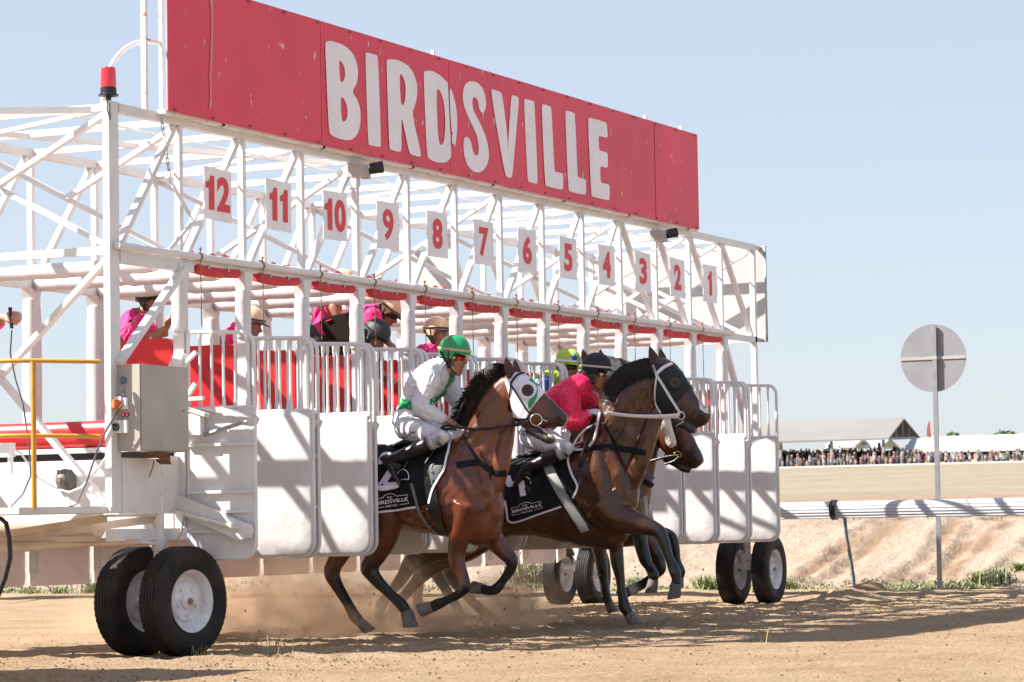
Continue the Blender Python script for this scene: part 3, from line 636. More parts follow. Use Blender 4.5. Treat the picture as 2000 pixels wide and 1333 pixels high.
def patch(poly, bvh, x0, off, name, m, parent, step=3.2, thick=.006):
    """cloth or strap cut to a traced outline and laid on the body underneath"""
    from mathutils.geometry import delaunay_2d_cdt
    n = len(poly); den = []
    for i in range(n):
        a = Vector(poly[i]); b = Vector(poly[(i+1) % n]); k = max(1, int((b-a).length/step))
        den += [a.lerp(b, j/k) for j in range(k)]
    xs = [p.x for p in den]; ys = [p.y for p in den]; pts = list(den)
    x = min(xs)+step*.6
    while x < max(xs):
        y = min(ys)+step*.6
        while y < max(ys): pts.append(Vector((x, y))); y += step
        x += step
    out = delaunay_2d_cdt(pts, [], [list(range(len(den)))], 1, 1e-4)
    vs = [onto(bvh, p.x, p.y, x0, off)[0] for p in out[0]]
    me = bpy.data.meshes.new(name); me.from_pydata(vs, [], [tuple(f) for f in out[2]])
    bm = bmesh.new(); bm.from_mesh(me); bmesh.ops.smooth_vert(bm, verts=bm.verts, factor=.4, use_axis_x=True, use_axis_y=True, use_axis_z=True)
    bmesh.ops.recalc_face_normals(bm, faces=bm.faces)
    for f in bm.faces:
        if f.normal.dot(Vector((-1, -.3, 0))) < -.3: f.normal_flip()
    bm.normal_update(); top = list(bm.verts); tf = list(bm.faces); be = [e for e in bm.edges if len(e.link_faces) == 1]
    low = {v: bm.verts.new(v.co-v.normal*thick) for v in top}
    for f in tf: bm.faces.new([low[v] for v in reversed(f.verts)])
    for e in be:
        a, b = e.verts; bm.faces.new([a, b, low[b], low[a]])
    bmesh.ops.recalc_face_normals(bm, faces=bm.faces); bm.to_mesh(me); bm.free(); me.polygons.foreach_set('use_smooth', [True]*len(me.polygons))
    return link(name, me, m, parent)
def strap(pts, w, bvh, x0, off, name, m, parent, th=.004, mbx=None):
    """leather strap following traced points on the body; w = width in metres"""
    P = catmull(pts, 4); vs = []; N = []; 
    for p in P: a, n = onto(bvh, p[0], p[1], x0, off); vs.append(a); N.append(n)
    for _ in range(2): vs = [vs[0]]+[(vs[i-1]+vs[i]*2+vs[i+1])/4 for i in range(1, len(vs)-1)]+[vs[-1]]
    mb = mbx or MB(); rings = []
    for i, v in enumerate(vs):
        t = (vs[min(i+1, len(vs)-1)]-vs[max(i-1, 0)]).normalized(); b = t.cross(N[i]).normalized(); n = b.cross(t)
        rings.append([v+b*w/2-n*th, v+b*w/2+n*th, v-b*w/2+n*th, v-b*w/2-n*th])
    mb.loft(rings)
    if mbx is None: return mb.build(name, m, parent)
def decal(me, quad, bvh, x0, off, name, m, parent, cuts=0):
    """flat lettering (u, v in 0..1) printed on the cloth inside a traced quadrilateral (bottom left, bottom right, top right, top left)"""
    bm = bmesh.new(); bm.from_mesh(me); bmesh.ops.triangulate(bm, faces=bm.faces); bm.to_mesh(me); bm.free()
    (ax, ay), (bx, by), (cx, cy), (dx, dy) = quad
    for v in me.vertices:
        u, w = v.co.x, v.co.y; px = (ax*(1-u)+bx*u)*(1-w)+(dx*(1-u)+cx*u)*w; py = (ay*(1-u)+by*u)*(1-w)+(dy*(1-u)+cy*u)*w
        v.co = onto(bvh, px, py, x0, off)[0]
    return link(name, me, m, parent)
def unit_text(s, bold=.02):
    me = text_mesh(s, bold, 0); fit_text(me, 0, 1, 0, 1); return me
def boxes_mesh(L):
    me = bpy.data.meshes.new('b'); vs = []; fs = []
    for (u0, v0, u1, v1) in L:
        k = 6 if u1-u0 > .2 else 1; 
        for i in range(k):
            a = u0+(u1-u0)*i/k; b = u0+(u1-u0)*(i+1)/k; o = len(vs); vs += [(a, v0, 0), (b, v0, 0), (b, v1, 0), (a, v1, 0)]; fs.append((o, o+1, o+2, o+3))
    me.from_pydata(vs, [], fs); return me
COAT = mat('horse_coat', (.2, .08, .04), .36, attr='col', nscale=4.5, bump=.14, bscale=26, spec=.45, amt=1., var=(.5, 1.35), coat=.3)  # wide patchy tone range on the coat also imitates dappled sun
CLOTH = mat('cloth', (.5, .5, .5), .62, attr='col', nscale=14, bump=.15, bscale=45, spec=.3, amt=.25, sheen=.2)
SATIN = mat('silks', (.5, .5, .5), .42, attr='col', nscale=10, bump=.12, bscale=30, spec=.5, amt=.2)
SKIN = mat('skin_tone', (.5, .25, .16), .5, attr='col', nscale=25, bump=.05, bscale=80, amt=.5)
HOOF = mat('hoof', (.095, .085, .078), .6, col2=(.19, .165, .15), nscale=9, bump=.2)
HAIR = mat('mane_hair', (.005, .0045, .0045), .5, col2=(.011, .008, .007), nscale=30, spec=.35)
EYE = mat('eye', (.01, .006, .004), .05, spec=.9)
NOSE = (.028, .018, .018)
def depth(X): return (Vector(at(1100, 950, 0, X))-CV).dot(Vector(_d))
def horse(label, X0, body, neck, head, legs, coat, dark, ears, mane, jaw=None, eye=None, blaze=None, grp=None, tail=None, mus=None):
    k = FPX/depth(X0); root = thing('horse', label, 'horse', (X0, pp(*body[4][:2], X0).y, 0.02), grp)
    o = Org()
    S_ = []
    for xt, yt, xb, yb, hw in body:
        T = pp(xt, yt, X0); B = pp(xb, yb, X0); S_.append(((T+B)/2, (T-B)/2, Vector((hw, 0, 0))))
    o.secs(S_, coat, e=.9, n=30)
    S2 = []
    for xt, yt, xb, yb, hw in neck:
        T = pp(xt, yt, X0); B = pp(xb, yb, X0); S2.append(((T+B)/2, (T-B)/2, Vector((hw, 0, 0))))
    o.secs(S2, coat, e=.95, n=26)
    HC = [tuple(np.array(coat)*(1-t)+np.array(NOSE)*t) for t in [0, 0, 0, .1, .3, .6, .85, 1.][:len(head)]]
    S3 = []
    for xt, yt, xb, yb, hw in head:
        T = pp(xt, yt, X0); B = pp(xb, yb, X0); S3.append(((T+B)/2, (T-B)/2, Vector((hw, 0, 0))))
    o.secs(S3, coat, e=.88, n=24, cols=HC)
    if jaw: o.limb([pp(a, b, X0) for a, b, _ in jaw], [(r/k, r/k*1.25) for _, _, r in jaw], NOSE)
    # cheek and brow, nostril rims
    h2 = S3[2]; o.ball(h2[0]-h2[1]*.25+Vector((-h2[2].x*.55, 0, 0)), (.045, .085, .095), coat); o.ball(h2[0]-h2[1]*.25+Vector((h2[2].x*.55, 0, 0)), (.045, .085, .095), coat)
    hn = S3[-2]
    for s in (-1, 1): o.ball(hn[0]+hn[1]*.35+Vector((s*hn[2].x*.85, -.01, 0)), (.018, .03, .026), NOSE)
    # muscle: shoulder, forearm root, pectorals, haunch
    s6 = S_[-3]; s2 = S_[2]
    for s in (-1, 1):
        o.ball(s2[0]+Vector((s*(s2[2].x-.115), .02, .0)), (.13, .27, .26), coat)
    hoofs = []
    for L in legs:
        X = X0+L['dx']; P = [pp(a, b, X) for a, b, _ in L['p']]; kk = FPX/depth(X); R = [(r/kk, r/kk*(.78 if i > 1 else 1.0)) for i, (_, _, r) in enumerate(L['p'])]
        br = L.get('black', 3); cols = [coat if i < br-1 else (tuple((np.array(coat)+np.array(dark))/2) if i == br-1 else dark) for i in range(len(P))]
        if L.get('sock'): cols[-2:] = [(.55, .5, .46)]*2
        o.limb(P, R, coat, mid=1, cols=cols, n=18)
        # joint knobs: fetlock and knee backs
        ho = MB(); hp = L['hoof']; C0 = P[-1]; toe = pp(hp[0], hp[1], X); ax = (toe-C0); r1 = hp[2]/kk*.92; r0 = r1*.84
        t = ax.normalized(); sd = Vector((1, 0, 0)); up = t.cross(sd).normalized(); rings = []
        tilt = hp[3] if len(hp) > 3 else 0
        for q, r in ((-.12, r0*.97), (.0, r0), (.1, r0*1.04), (.95, r1), (1.0, r1*.97)):
            C_ = C0+ax*q; rings.append([C_+up*(r*math.cos(a))+sd*(r*.9*math.sin(a))+t*(tilt*r*math.cos(a)*q) for a in [2*math.pi*j/20 for j in range(20)]])
        ho.loft(rings); hoofs.append(ho)
    for Lm in mus or []:
        for s in (-1, 1):
            o.limb([pp(a, b, X0+s*(c-.019)) for a, b, c, _ in Lm], [r/k for *_, r in Lm], coat, n=16)
    bo = o.build('body', COAT, root, vox=.0105, it=6, muscle=.007)
    if blaze:
        pass
    for h in hoofs: h.build('hoof', HOOF, root)
    for (bx, by), (tx, ty), dx, w in ears:
        b = pp(bx, by, X0+dx); t = pp(tx, ty, X0+dx*1.1); mb = MB(); d = t-b; sd = Vector((.55 if dx < 0 else .9, -.45, 0)).normalized(); up = d.normalized().cross(sd).normalized(); rings = []
        for q, r in ((-.12, .6), (0, .75), (.25, 1.0), (.5, .95), (.75, .6), (.93, .22), (1.0, .03)):
            rings.append([b+d*q+sd*(w*r*math.cos(a))+up*(w*r*(.55 if math.sin(a) > 0 else .12)*math.sin(a)) for a in [2*math.pi*j/14 for j in range(14)]])
        mb.loft(rings); mb.build('ear', mat('ear_brown', tuple(np.array(coat)*.55), .6), root)
    if eye:
        bv = world_bvh(bo); e, n_ = onto(bv, eye[0], eye[1], X0, .0); mb = MB(); mb.ell(e-n_*.012, (.02, .026, .022), 14, 10); mb.ell(Vector((2*X0-e.x, e.y, e.z)), (.02, .026, .022), 12, 8); mb.build('eyes', EYE, root)
    bvn = world_bvh(bo); nq = (Vector(head[-2][:2])*.62+Vector(head[-2][2:4])*.38); e, n_ = onto(bvn, nq[0], nq[1], X0, 0); mb = MB(); mb.ell(e-n_*.004, (.008, .016, .012), 12, 8, Matrix.Rotation(.5, 3, 'X')); mb.build('nostril', mat('nostril', (.10, .02, .02), .5), root)
    # mane
    if mane:
        mb = MB(); rr = random.Random(5); pts = catmull([(a, b) for a, b, *_ in mane['p']], 10); hl = mane['len']; nrm = mane.get('dir', (0, -1))
        for i in range(mane.get('n', 420)):
            t = rr.random()*(len(pts)-1.001); j = int(t); f = t-j; q = pts[j]*(1-f)+pts[j+1]*f
            b = pp(q[0], q[1], X0)+Vector((rr.uniform(-.018, .018), rr.uniform(-.01, .01), rr.uniform(-.015, .005)))
            tang = Vector((0, *(np.array(pp(*pts[j+1], X0))-np.array(pp(*pts[j], X0)))[1:])).normalized(); out = Vector((0, tang.z, -tang.y)); out = out if out.z*mane.get('sgn', 1) > -9 else out
            if out.z < 0: out = -out
            l = hl*rr.uniform(.6, 1.1); side = -1 if rr.random() < mane.get('near', .7) else 1; st = mane.get('stand', .25)
            p1 = b+out*(l*st)+Vector((side*l*.28, 0, 0))+Vector((0, rr.gauss(0, .012), 0)); p2 = p1+Vector((side*l*.18, rr.gauss(0, .02)+mane.get('sweep', .02), 0))+out*(l*(st-.5)*1.2); p3 = p2+Vector((side*.01, rr.gauss(0, .02), 0))+out*(-l*.35*(1-st))
            d = tang*rr.uniform(.002, .0055)
            mb.add([b-d, b+d, p1-d, p1+d, p2-d*.7, p2+d*.7, p3], [(0, 1, 3, 2), (2, 3, 5, 4), (4, 5, 6)])
        if mane.get('core'):
            P = [pp(q[0]+3, q[1]+3, X0)+Vector((-.02, 0, -.012)) for q in pts]; mb.tube(P, [hl*mane['core']*(.6+.4*math.sin(math.pi*i/(len(P)-1))) for i in range(len(P))], 8)
        mb.build('mane', HAIR, root, fix=False)
    if tail:
        o2 = MB(); P = [pp(a, b, X0) for a, b in tail]; P = [Vector(v) for v in catmull(P, 4)]
        o2.tube(P, [.035+.045*math.sin(math.pi*min(1, i/(len(P)-1)*.9)) for i in range(len(P))], 12, flat=.7)
        rr = random.Random(9)
        for i in range(160):
            a = rr.randrange(len(P)-3); p = P[a]+Vector((rr.gauss(0, .03), rr.gauss(0, .03), 0)); q = P[min(a+3, len(P)-1)]+Vector((rr.gauss(0, .05), rr.gauss(0, .05), -.05)); d = Vector((0, .006, 0)); o2.add([p-d, p+d, q], [(0, 1, 2)])
        o2.build('tail', HAIR, root, fix=False)
    return root, bo, S3
BAY = (.125, .030, .010); DBAY = (.064, .020, .0085); BLK = (.004, .0036, .0036); MBAY = (.10, .030, .011)
# ---------------------------------------------------------------- horse 1 : bay, white hood, number 2
X1 = 2.37
h1, b1, s1 = horse('bright bay racehorse in a white hood with green trim wearing black cloth number 2', X1,
 [(664, 925, 660, 985, .10), (682, 890, 676, 1040, .22), (725, 868, 722, 1058, .275), (775, 872, 778, 1032, .275), (825, 876, 832, 1042, .295), (870, 868, 890, 1052, .30), (905, 850, 925, 1066, .27), (930, 850, 958, 1064, .245), (948, 870, 972, 1040, .20), (960, 905, 976, 1000, .12)],
 [(890, 862, 978, 960, .15), (903, 850, 984, 915, .14), (922, 812, 992, 862, .118), (944, 772, 996, 822, .10), (965, 748, 1004, 792, .09), (985, 733, 1015, 780, .075)],
 [(984, 736, 1006, 795, .07), (1006, 727, 1010, 822, .092), (1033, 736, 1025, 838, .10), (1050, 754, 1037, 840, .088), (1068, 771, 1050, 840, .07), (1087, 790, 1068, 836, .055), (1102, 805, 1086, 836, .052), (1110, 817, 1099, 834, .038)],
 [dict(dx=-.15, p=[(918, 985, 38), (904, 1035, 25), (893, 1070, 20), (893, 1100, 16.5), (905, 1130, 12.5), (908, 1147, 13), (897, 1160, 10), (872, 1173, 9), (856, 1180, 11.5), (843, 1186, 10.5)], black=5, hoof=(820, 1193, 15, -.2)),
  dict(dx=.13, p=[(940, 985, 38), (953, 1035, 26), (972, 1063, 20), (990, 1084, 16), (999, 1096, 14.5), (997, 1112, 11), (982, 1135, 9), (970, 1150, 11), (957, 1154, 10), (940, 1150, 10)], black=4, hoof=(921, 1147, 14, .2)),
  dict(dx=-.14, p=[(735, 960, 62), (750, 1010, 42), (748, 1050, 31), (735, 1085, 21.5), (722, 1112, 20), (738, 1136, 13.5), (762, 1160, 11), (783, 1180, 12.5), (795, 1197, 11.5)], black=4, hoof=(803, 1226, 17, .25)),
  dict(dx=.14, p=[(700, 960, 60), (690, 1010, 42), (676, 1055, 28), (660, 1090, 20), (648, 1120, 18), (662, 1150, 13), (680, 1180, 11), (692, 1203, 12.5), (704, 1216, 11)], black=5, hoof=(722, 1233, 13, .5))],
 BAY, BLK, [((1000, 740), (988, 697), -.055, .046), ((1012, 736), (1006, 701), .05, .038)],
 mus=[[(997, 805, .03, 12), (988, 860, .06, 16), (978, 915, .08, 17), (962, 965, .08, 16)], [(985, 765, .05, 12), (952, 815, .075, 18), (925, 870, .10, 20), (915, 915, .14, 18)],
  [(905, 890, .17, 16), (905, 940, .185, 22), (902, 990, .175, 22), (898, 1030, .15, 16)], [(925, 880, .16, 12), (945, 930, .17, 15), (948, 985, .15, 15), (925, 1020, .15, 14)], [(966, 955, .07, 15), (962, 1000, .085, 19), (950, 1035, .09, 17)],
  [(740, 900, .16, 22), (725, 960, .165, 26), (742, 1010, .15, 22)], [(780, 950, .2, 18), (830, 990, .215, 20), (880, 1010, .2, 18)]],
 mane=dict(p=[(988, 728), (965, 741), (944, 766), (925, 800), (913, 835)], len=.15, n=2600, stand=.5, near=.75, core=.13, sweep=.03),
 jaw=[(1030, 838, 10), (1048, 846, 9), (1062, 854, 9), (1074, 858, 10), (1083, 859, 7)], eye=(1033, 765), tail=[(662, 930), (640, 950), (625, 1000), (620, 1060)])
# ---------------------------------------------------------------- horse 2 : dark bay, navy hood, number 4
X2 = 4.27
h2, b2, s2 = horse('dark bay racehorse with navy blinker hood and white bridle wearing black cloth number 4', X2,
 [(893, 960, 888, 1000, .10), (908, 920, 903, 1052, .22), (945, 902, 945, 1070, .275), (1000, 895, 1003, 1048, .28), (1050, 888, 1060, 1050, .295), (1100, 876, 1110, 1062, .30), (1140, 862, 1165, 1072, .275), (1172, 855, 1200, 1072, .25), (1196, 868, 1226, 1046, .21), (1212, 900, 1236, 1000, .12)],
 [(1135, 856, 1236, 965, .155), (1155, 820, 1246, 915, .145), (1178, 772, 1258, 862, .125), (1205, 735, 1272, 822, .108), (1236, 710, 1284, 795, .095), (1266, 698, 1296, 778, .08)],
 [(1264, 704, 1284, 772, .07), (1288, 697, 1288, 797, .092), (1312, 706, 1302, 813, .10), (1331, 725, 1317, 818, .088), (1349, 753, 1331, 824, .072), (1367, 780, 1349, 832, .058), (1382, 800, 1365, 836, .054), (1389, 812, 1378, 830, .04)],
 [dict(dx=-.15, p=[(1180, 985, 46), (1205, 1012, 34), (1238, 1020, 24), (1268, 1030, 17), (1288, 1040, 14), (1297, 1060, 12), (1307, 1090, 9), (1318, 1116, 12), (1321, 1130, 10), (1320, 1143, 10)], black=4, hoof=(1316, 1170, 14, -.35)),
  dict(dx=.12, p=[(1195, 985, 42), (1200, 1020, 24), (1202, 1050, 17), (1204, 1080, 14.5), (1206, 1100, 13.5), (1211, 1130, 10), (1215, 1160, 9.5), (1220, 1186, 12.5), (1230, 1202, 10)], black=4, hoof=(1241, 1219, 14, .4)),
  dict(dx=-.15, p=[(945, 985, 60), (925, 1035, 42), (895, 1060, 31), (850, 1078, 21), (805, 1098, 20), (788, 1125, 14), (765, 1155, 11), (746, 1180, 13), (741, 1195, 11)], black=4, hoof=(742, 1212, 14, .2)),
  dict(dx=.15, p=[(945, 985, 58), (940, 1035, 42), (915, 1065, 31), (870, 1092, 21), (832, 1114, 19), (812, 1138, 13), (793, 1160, 10.5), (776, 1178, 12.5), (768, 1190, 11)], black=4, sock=True, hoof=(762, 1210, 13, .2))],
 DBAY, BLK, [((1284, 718), (1269, 676), -.055, .052), ((1299, 712), (1289, 680), .05, .042)],
 mus=[[(1287, 800, .03, 13), (1268, 850, .07, 17), (1248, 905, .09, 18), (1225, 960, .09, 17)], [(1265, 735, .05, 13), (1222, 785, .085, 20), (1190, 850, .11, 20), (1175, 900, .15, 18)],
  [(1165, 880, .18, 17), (1172, 935, .185, 22), (1176, 985, .175, 22), (1182, 1020, .15, 16)], [(1185, 870, .165, 13), (1208, 925, .17, 16), (1215, 975, .15, 17), (1200, 1010, .15, 15)], [(1232, 940, .07, 16), (1228, 980, .085, 19), (1215, 1015, .09, 17)], [(1030, 960, .2, 18), (1080, 1000, .215, 20), (1130, 1015, .2, 18)]],
 mane=dict(p=[(1270, 704), (1240, 712), (1214, 727), (1198, 748), (1190, 772), (1184, 800)], len=.21, n=2600, stand=.08, near=.98, core=.09, sweep=-.03),
 jaw=[(1318, 822, 11), (1336, 830, 9.5), (1350, 838, 9), (1360, 840, 7)], eye=(1324, 748), tail=[(890, 940), (860, 950), (835, 1000), (830, 1040)])
# ---------------------------------------------------------------- horse 3 : behind, low head with sheepskin
X4 = 5.22
h4, b4, s4 = horse('bay racehorse stretching its head low with a white sheepskin cheek roll', X4,
 [(925, 965, 920, 1005, .10), (940, 930, 936, 1052, .22), (980, 912, 980, 1068, .27), (1035, 905, 1038, 1050, .275), (1085, 898, 1095, 1050, .285), (1135, 885, 1145, 1060, .29), (1175, 870, 1200, 1068, .27), (1210, 870, 1236, 1066, .24), (1232, 885, 1258, 1040, .20), (1246, 910, 1266, 1000, .12)],
 [(1165, 865, 1268, 985, .15), (1195, 835, 1274, 940, .14), (1222, 806, 1282, 900, .12), (1246, 785, 1286, 876, .105), (1268, 772, 1292, 862, .09)],
 [(1262, 770, 1278, 845, .07), (1290, 765, 1282, 866, .092), (1316, 785, 1296, 882, .10), (1333, 812, 1305, 892, .088), (1347, 840, 1316, 900, .072), (1360, 866, 1330, 908, .058), (1370, 887, 1344, 914, .054), (1374, 900, 1358, 916, .04)],
 [dict(dx=-.12, p=[(1225, 985, 42), (1240, 1020, 26), (1248, 1045, 17), (1253, 1068, 14), (1260, 1092, 13), (1268, 1108, 9.5), (1276, 1122, 11.5), (1276, 1135, 9.5)], black=2, hoof=(1271, 1159, 13, -.3)),
  dict(dx=.12, p=[(1230, 985, 42), (1258, 1040, 24), (1275, 1075, 16), (1287, 1098, 13.5), (1289, 1112, 12), (1276, 1126, 9), (1254, 1142, 8.5), (1240, 1150, 10.5), (1229, 1155, 9)], black=3, sock=True, hoof=(1210, 1164, 12, -.2)),
  dict(dx=-.15, p=[(970, 985, 55), (955, 1035, 40), (925, 1062, 28), (892, 1090, 19), (880, 1118, 17), (900, 1150, 12), (925, 1178, 10), (945, 1196, 11.5), (955, 1206, 10)], black=4, hoof=(968, 1222, 12, .2)),
  dict(dx=.15, p=[(970, 985, 52), (940, 1035, 38), (895, 1060, 27), (850, 1085, 18), (822, 1110, 17), (818, 1140, 11), (816, 1170, 10), (818, 1186, 11.5), (822, 1196, 10)], black=4, hoof=(828, 1212, 12, .2))],
 MBAY, BLK, [((1290, 775), (1270, 745), -.05, .04), ((1302, 772), (1290, 742), .05, .034)],
 dict(p=[(1268, 768), (1235, 788), (1205, 815), (1180, 850)], len=.2, n=200, stand=.1, near=.9, core=.13),
 jaw=[(1300, 893, 10), (1318, 903, 8.5), (1336, 915, 8), (1348, 918, 6)], eye=(1322, 812), tail=[(925, 950), (900, 965), (885, 1000)])
# ---------------------------------------------------------------- horse 4 : farthest, head held level behind the pink rider
X3 = 6.17
h3, b3, s3 = horse('bay racehorse with dark hood whose pricked ears show behind the pink rider', X3,
 [(868, 955, 863, 995, .10), (883, 920, 879, 1045, .22), (920, 902, 920, 1062, .27), (975, 893, 978, 1045, .275), (1025, 885, 1035, 1046, .285), (1075, 873, 1085, 1056, .29), (1112, 860, 1136, 1064, .27), (1146, 855, 1172, 1062, .24), (1168, 865, 1195, 1036, .20), (1182, 895, 1205, 995, .12)],
 [(1100, 855, 1200, 965, .15), (1115, 815, 1205, 900, .14), (1128, 770, 1208, 850, .12), (1142, 735, 1205, 808, .105), (1158, 712, 1205, 780, .09), (1175, 703, 1212, 768, .08)],
 [(1150, 702, 1180, 765, .07), (1170, 694, 1190, 790, .092), (1198, 697, 1208, 798, .10), (1222, 704, 1228, 795, .088), (1245, 713, 1246, 792, .072), (1268, 722, 1265, 785, .058), (1288, 732, 1282, 780, .054), (1297, 740, 1292, 772, .04)],
 [dict(dx=-.12, p=[(1160, 980, 42), (1195, 1015, 28), (1240, 1032, 19), (1280, 1040, 15), (1310, 1050, 13), (1317, 1070, 11), (1322, 1095, 8.5), (1328, 1116, 11), (1326, 1130, 9)], black=3, hoof=(1324, 1150, 12, -.2)),
  dict(dx=.12, p=[(1160, 980, 42), (1165, 1040, 22), (1172, 1080, 14), (1176, 1110, 12), (1180, 1140, 9), (1184, 1165, 10), (1190, 1180, 9)], black=3, hoof=(1198, 1196, 12, .3)),
  dict(dx=-.15, p=[(920, 985, 55), (905, 1035, 40), (880, 1070, 27), (862, 1100, 18), (855, 1120, 16), (870, 1150, 11), (885, 1175, 10), (893, 1190, 10)], black=4, hoof=(902, 1206, 12, .2))],
 BAY, BLK, [((1148, 716), (1138, 682), -.055, .046), ((1178, 708), (1172, 681), .05, .036)],
 dict(p=[(1160, 706), (1135, 735), (1120, 780), (1105, 830)], len=.2, n=200, stand=.1, near=.9, core=.13),
 eye=(1210, 735), tail=[(868, 945), (850, 960), (840, 1000)])
# ---------------------------------------------------------------- riders and handlers
def frame(f, u):
    f = Vector(f).normalized(); u = Vector(u); u = (u-f*u.dot(f)).normalized(); return f, u, u.cross(f)
def add_head(o, c, f, u, skin, s=1., hair=None, neck_to=None, mid=2):
    f, u, l = frame(f, u); R = Matrix((f, l, u)).transposed(); dk = tuple(np.array(skin)*.8)
    o.ball(c+u*.025*s-f*.012*s, (.098*s, .074*s, .088*s), hair or skin, mid, R)
    o.secs([(c+f*(.02)*s+u*(.055-.04*i)*s+f*q*s, f*a*s, l*b*s) for i, (q, a, b) in enumerate([(.0, .066, .062), (.008, .068, .064), (.006, .068, .062), (.004, .066, .056), (.006, .058, .044), (.012, .04, .028)])], skin, mid, n=18, e=1.)
    o.limb([c+f*.082*s+u*.02*s, c+f*.098*s-u*.008*s, c+f*.112*s-u*.028*s, c+f*.09*s-u*.042*s], [.008*s, .011*s, .014*s, .009*s], skin, mid, m=2, side=l)
    o.ball(c+f*.078*s-u*.062*s, (.016*s, .022*s, .007*s), dk, mid, R); o.ball(c+f*.076*s-u*.076*s, (.015*s, .02*s, .008*s), dk, mid, R)
    o.ball(c+f*.066*s-u*.103*s, (.02*s, .02*s, .016*s), skin, mid, R)
    for q in (-1, 1):
        o.ball(c+l*q*.073*s-f*.008*s-u*.012*s, (.018*s, .011*s, .032*s), skin, mid, R); o.ball(c+f*.05*s+l*q*.04*s-u*.02*s, (.028*s, .02*s, .026*s), skin, mid, R)
    if neck_to is not None: o.limb([c-u*.05*s-f*.01*s, (c-u*.06*s).lerp(neck_to, .5), neck_to], [.056*s, .054*s, .062*s], skin, mid)
def fist(o, w, d, up, col, s=1., mid=2, thumb=-1):
    """hand closed on something: palm from wrist w along d, knuckles up; fingers curl under"""
    d = Vector(d).normalized(); up = Vector(up); up = (up-d*up.dot(d)).normalized(); sd = d.cross(up)
    o.limb([w, w+d*.035*s, w+d*.075*s], [(.022*s, .03*s), (.024*s, .038*s), (.02*s, .04*s)], col, mid, side=sd)
    for i in range(4):
        k = w+d*(.085-.004*abs(i-1))*s+sd*(.03-.02*i)*s; L = (1.0, 1.08, 1.0, .82)[i]
        o.limb([k-d*.012*s, k+d*.014*s*L-up*.006*s, k+d*.018*s*L-up*.032*s, k-d*.004*s-up*.044*s, k-d*.022*s-up*.034*s], [.0105*s, .0105*s, .0098*s, .009*s, .008*s], col, mid, m=2, n=10, side=sd)
    o.limb([w+d*.03*s+sd*.034*s*1, w+d*.055*s+sd*.045*s-up*.012*s, w+d*.085*s+sd*.036*s-up*.026*s, w+d*.1*s+sd*.02*s-up*.03*s], [.013*s, .012*s, .0105*s, .009*s], col, mid, m=2, n=10, side=up)
def helmet(c, f, u, m, parent, peak=None, s=1., strap=True, peakm=None, band=None, name='helmet'):
    f, u, l = frame(f, u); R = Matrix((f, l, u)).transposed(); mb = MB(); rings = []
    cc = c+u*.054*s-f*.008*s
    for i in range(11):
        t = math.pi/2*i/10; z = math.sin(t); r = math.cos(t) if i < 10 else .02; r = r**.85 if i < 10 else r
        rings.append([cc+u*(.128*s*z-.012)+f*(.128*s*r*math.cos(a))+l*(.102*s*r*math.sin(a)) for a in [2*math.pi*j/28 for j in range(28)]])
    low = [[cc+u*(-.012-.05*s*q*(1 if math.cos(a) < .35 else .12))+f*(.126*s*(1-.05*q)*math.cos(a))+l*(.101*s*(1-.04*q)*math.sin(a)) for a in [2*math.pi*j/28 for j in range(28)]] for q in (1., .5)]
    mb.loft(low+rings); h = mb.build(name, m, parent)
    mb = MB(); P = []; 
    for ring_k, (ro, dz) in enumerate(((.97, 0), (1.0, .002))): pass
    n = 15; up_ = []; lo_ = []
    for j in range(n):
        a = -1.15+2.3*j/(n-1); b = cc+u*(-.008)+f*(.124*s*math.cos(a))+l*(.1*s*math.sin(a)); e = b+f*(.062*s*math.cos(a)**.6)-u*.018*s*math.cos(a)
        up_ += [b, e]
    vs = up_+[v-u*.006 for v in up_]; fs = []
    for j in range(n-1):
        fs += [(2*j, 2*j+1, 2*j+3, 2*j+2), (2*n+2*j+2, 2*n+2*j+3, 2*n+2*j+1, 2*n+2*j), (2*j+1, 2*n+2*j+1, 2*n+2*j+3, 2*j+3)]
    fs += [(0, 2*n, 2*n+1, 1), (2*n-2, 2*n-1, 4*n-1, 4*n-2)]
    mb.add(vs, fs, True); mb.build('peak', peakm or m, h)
    if band:
        mb = MB(); pts = [cc+u*.006+f*(.1305*s*math.cos(a))+l*(.1045*s*math.sin(a)) for a in [2*math.pi*j/32 for j in range(33)]]; mb.tube(pts, .005, 6, flat=2); mb.build('band', band, h)
    if strap:
        mb = MB()
        for q in (-1, 1):
            mb.tube([cc+l*q*.1*s-f*.0*s-u*.01, c+l*q*.085*s-f*.0*s-u*.05*s, c+l*q*.05*s+f*.035*s-u*.112*s, c+f*.05*s-u*.124*s], [.007, .008, .006, .006], 7)
            mb.tube([cc+l*q*.1*s-f*.07*s-u*.02, c+l*q*.084*s-f*.01*s-u*.055*s], [.012, .009], 7)
            mb.ell(c+l*q*.08*s+f*.0-u*.05*s, (.022*s, .01*s, .035*s), 12, 8, R)
        mb.build('chin_strap', M['black'], h)
    return h
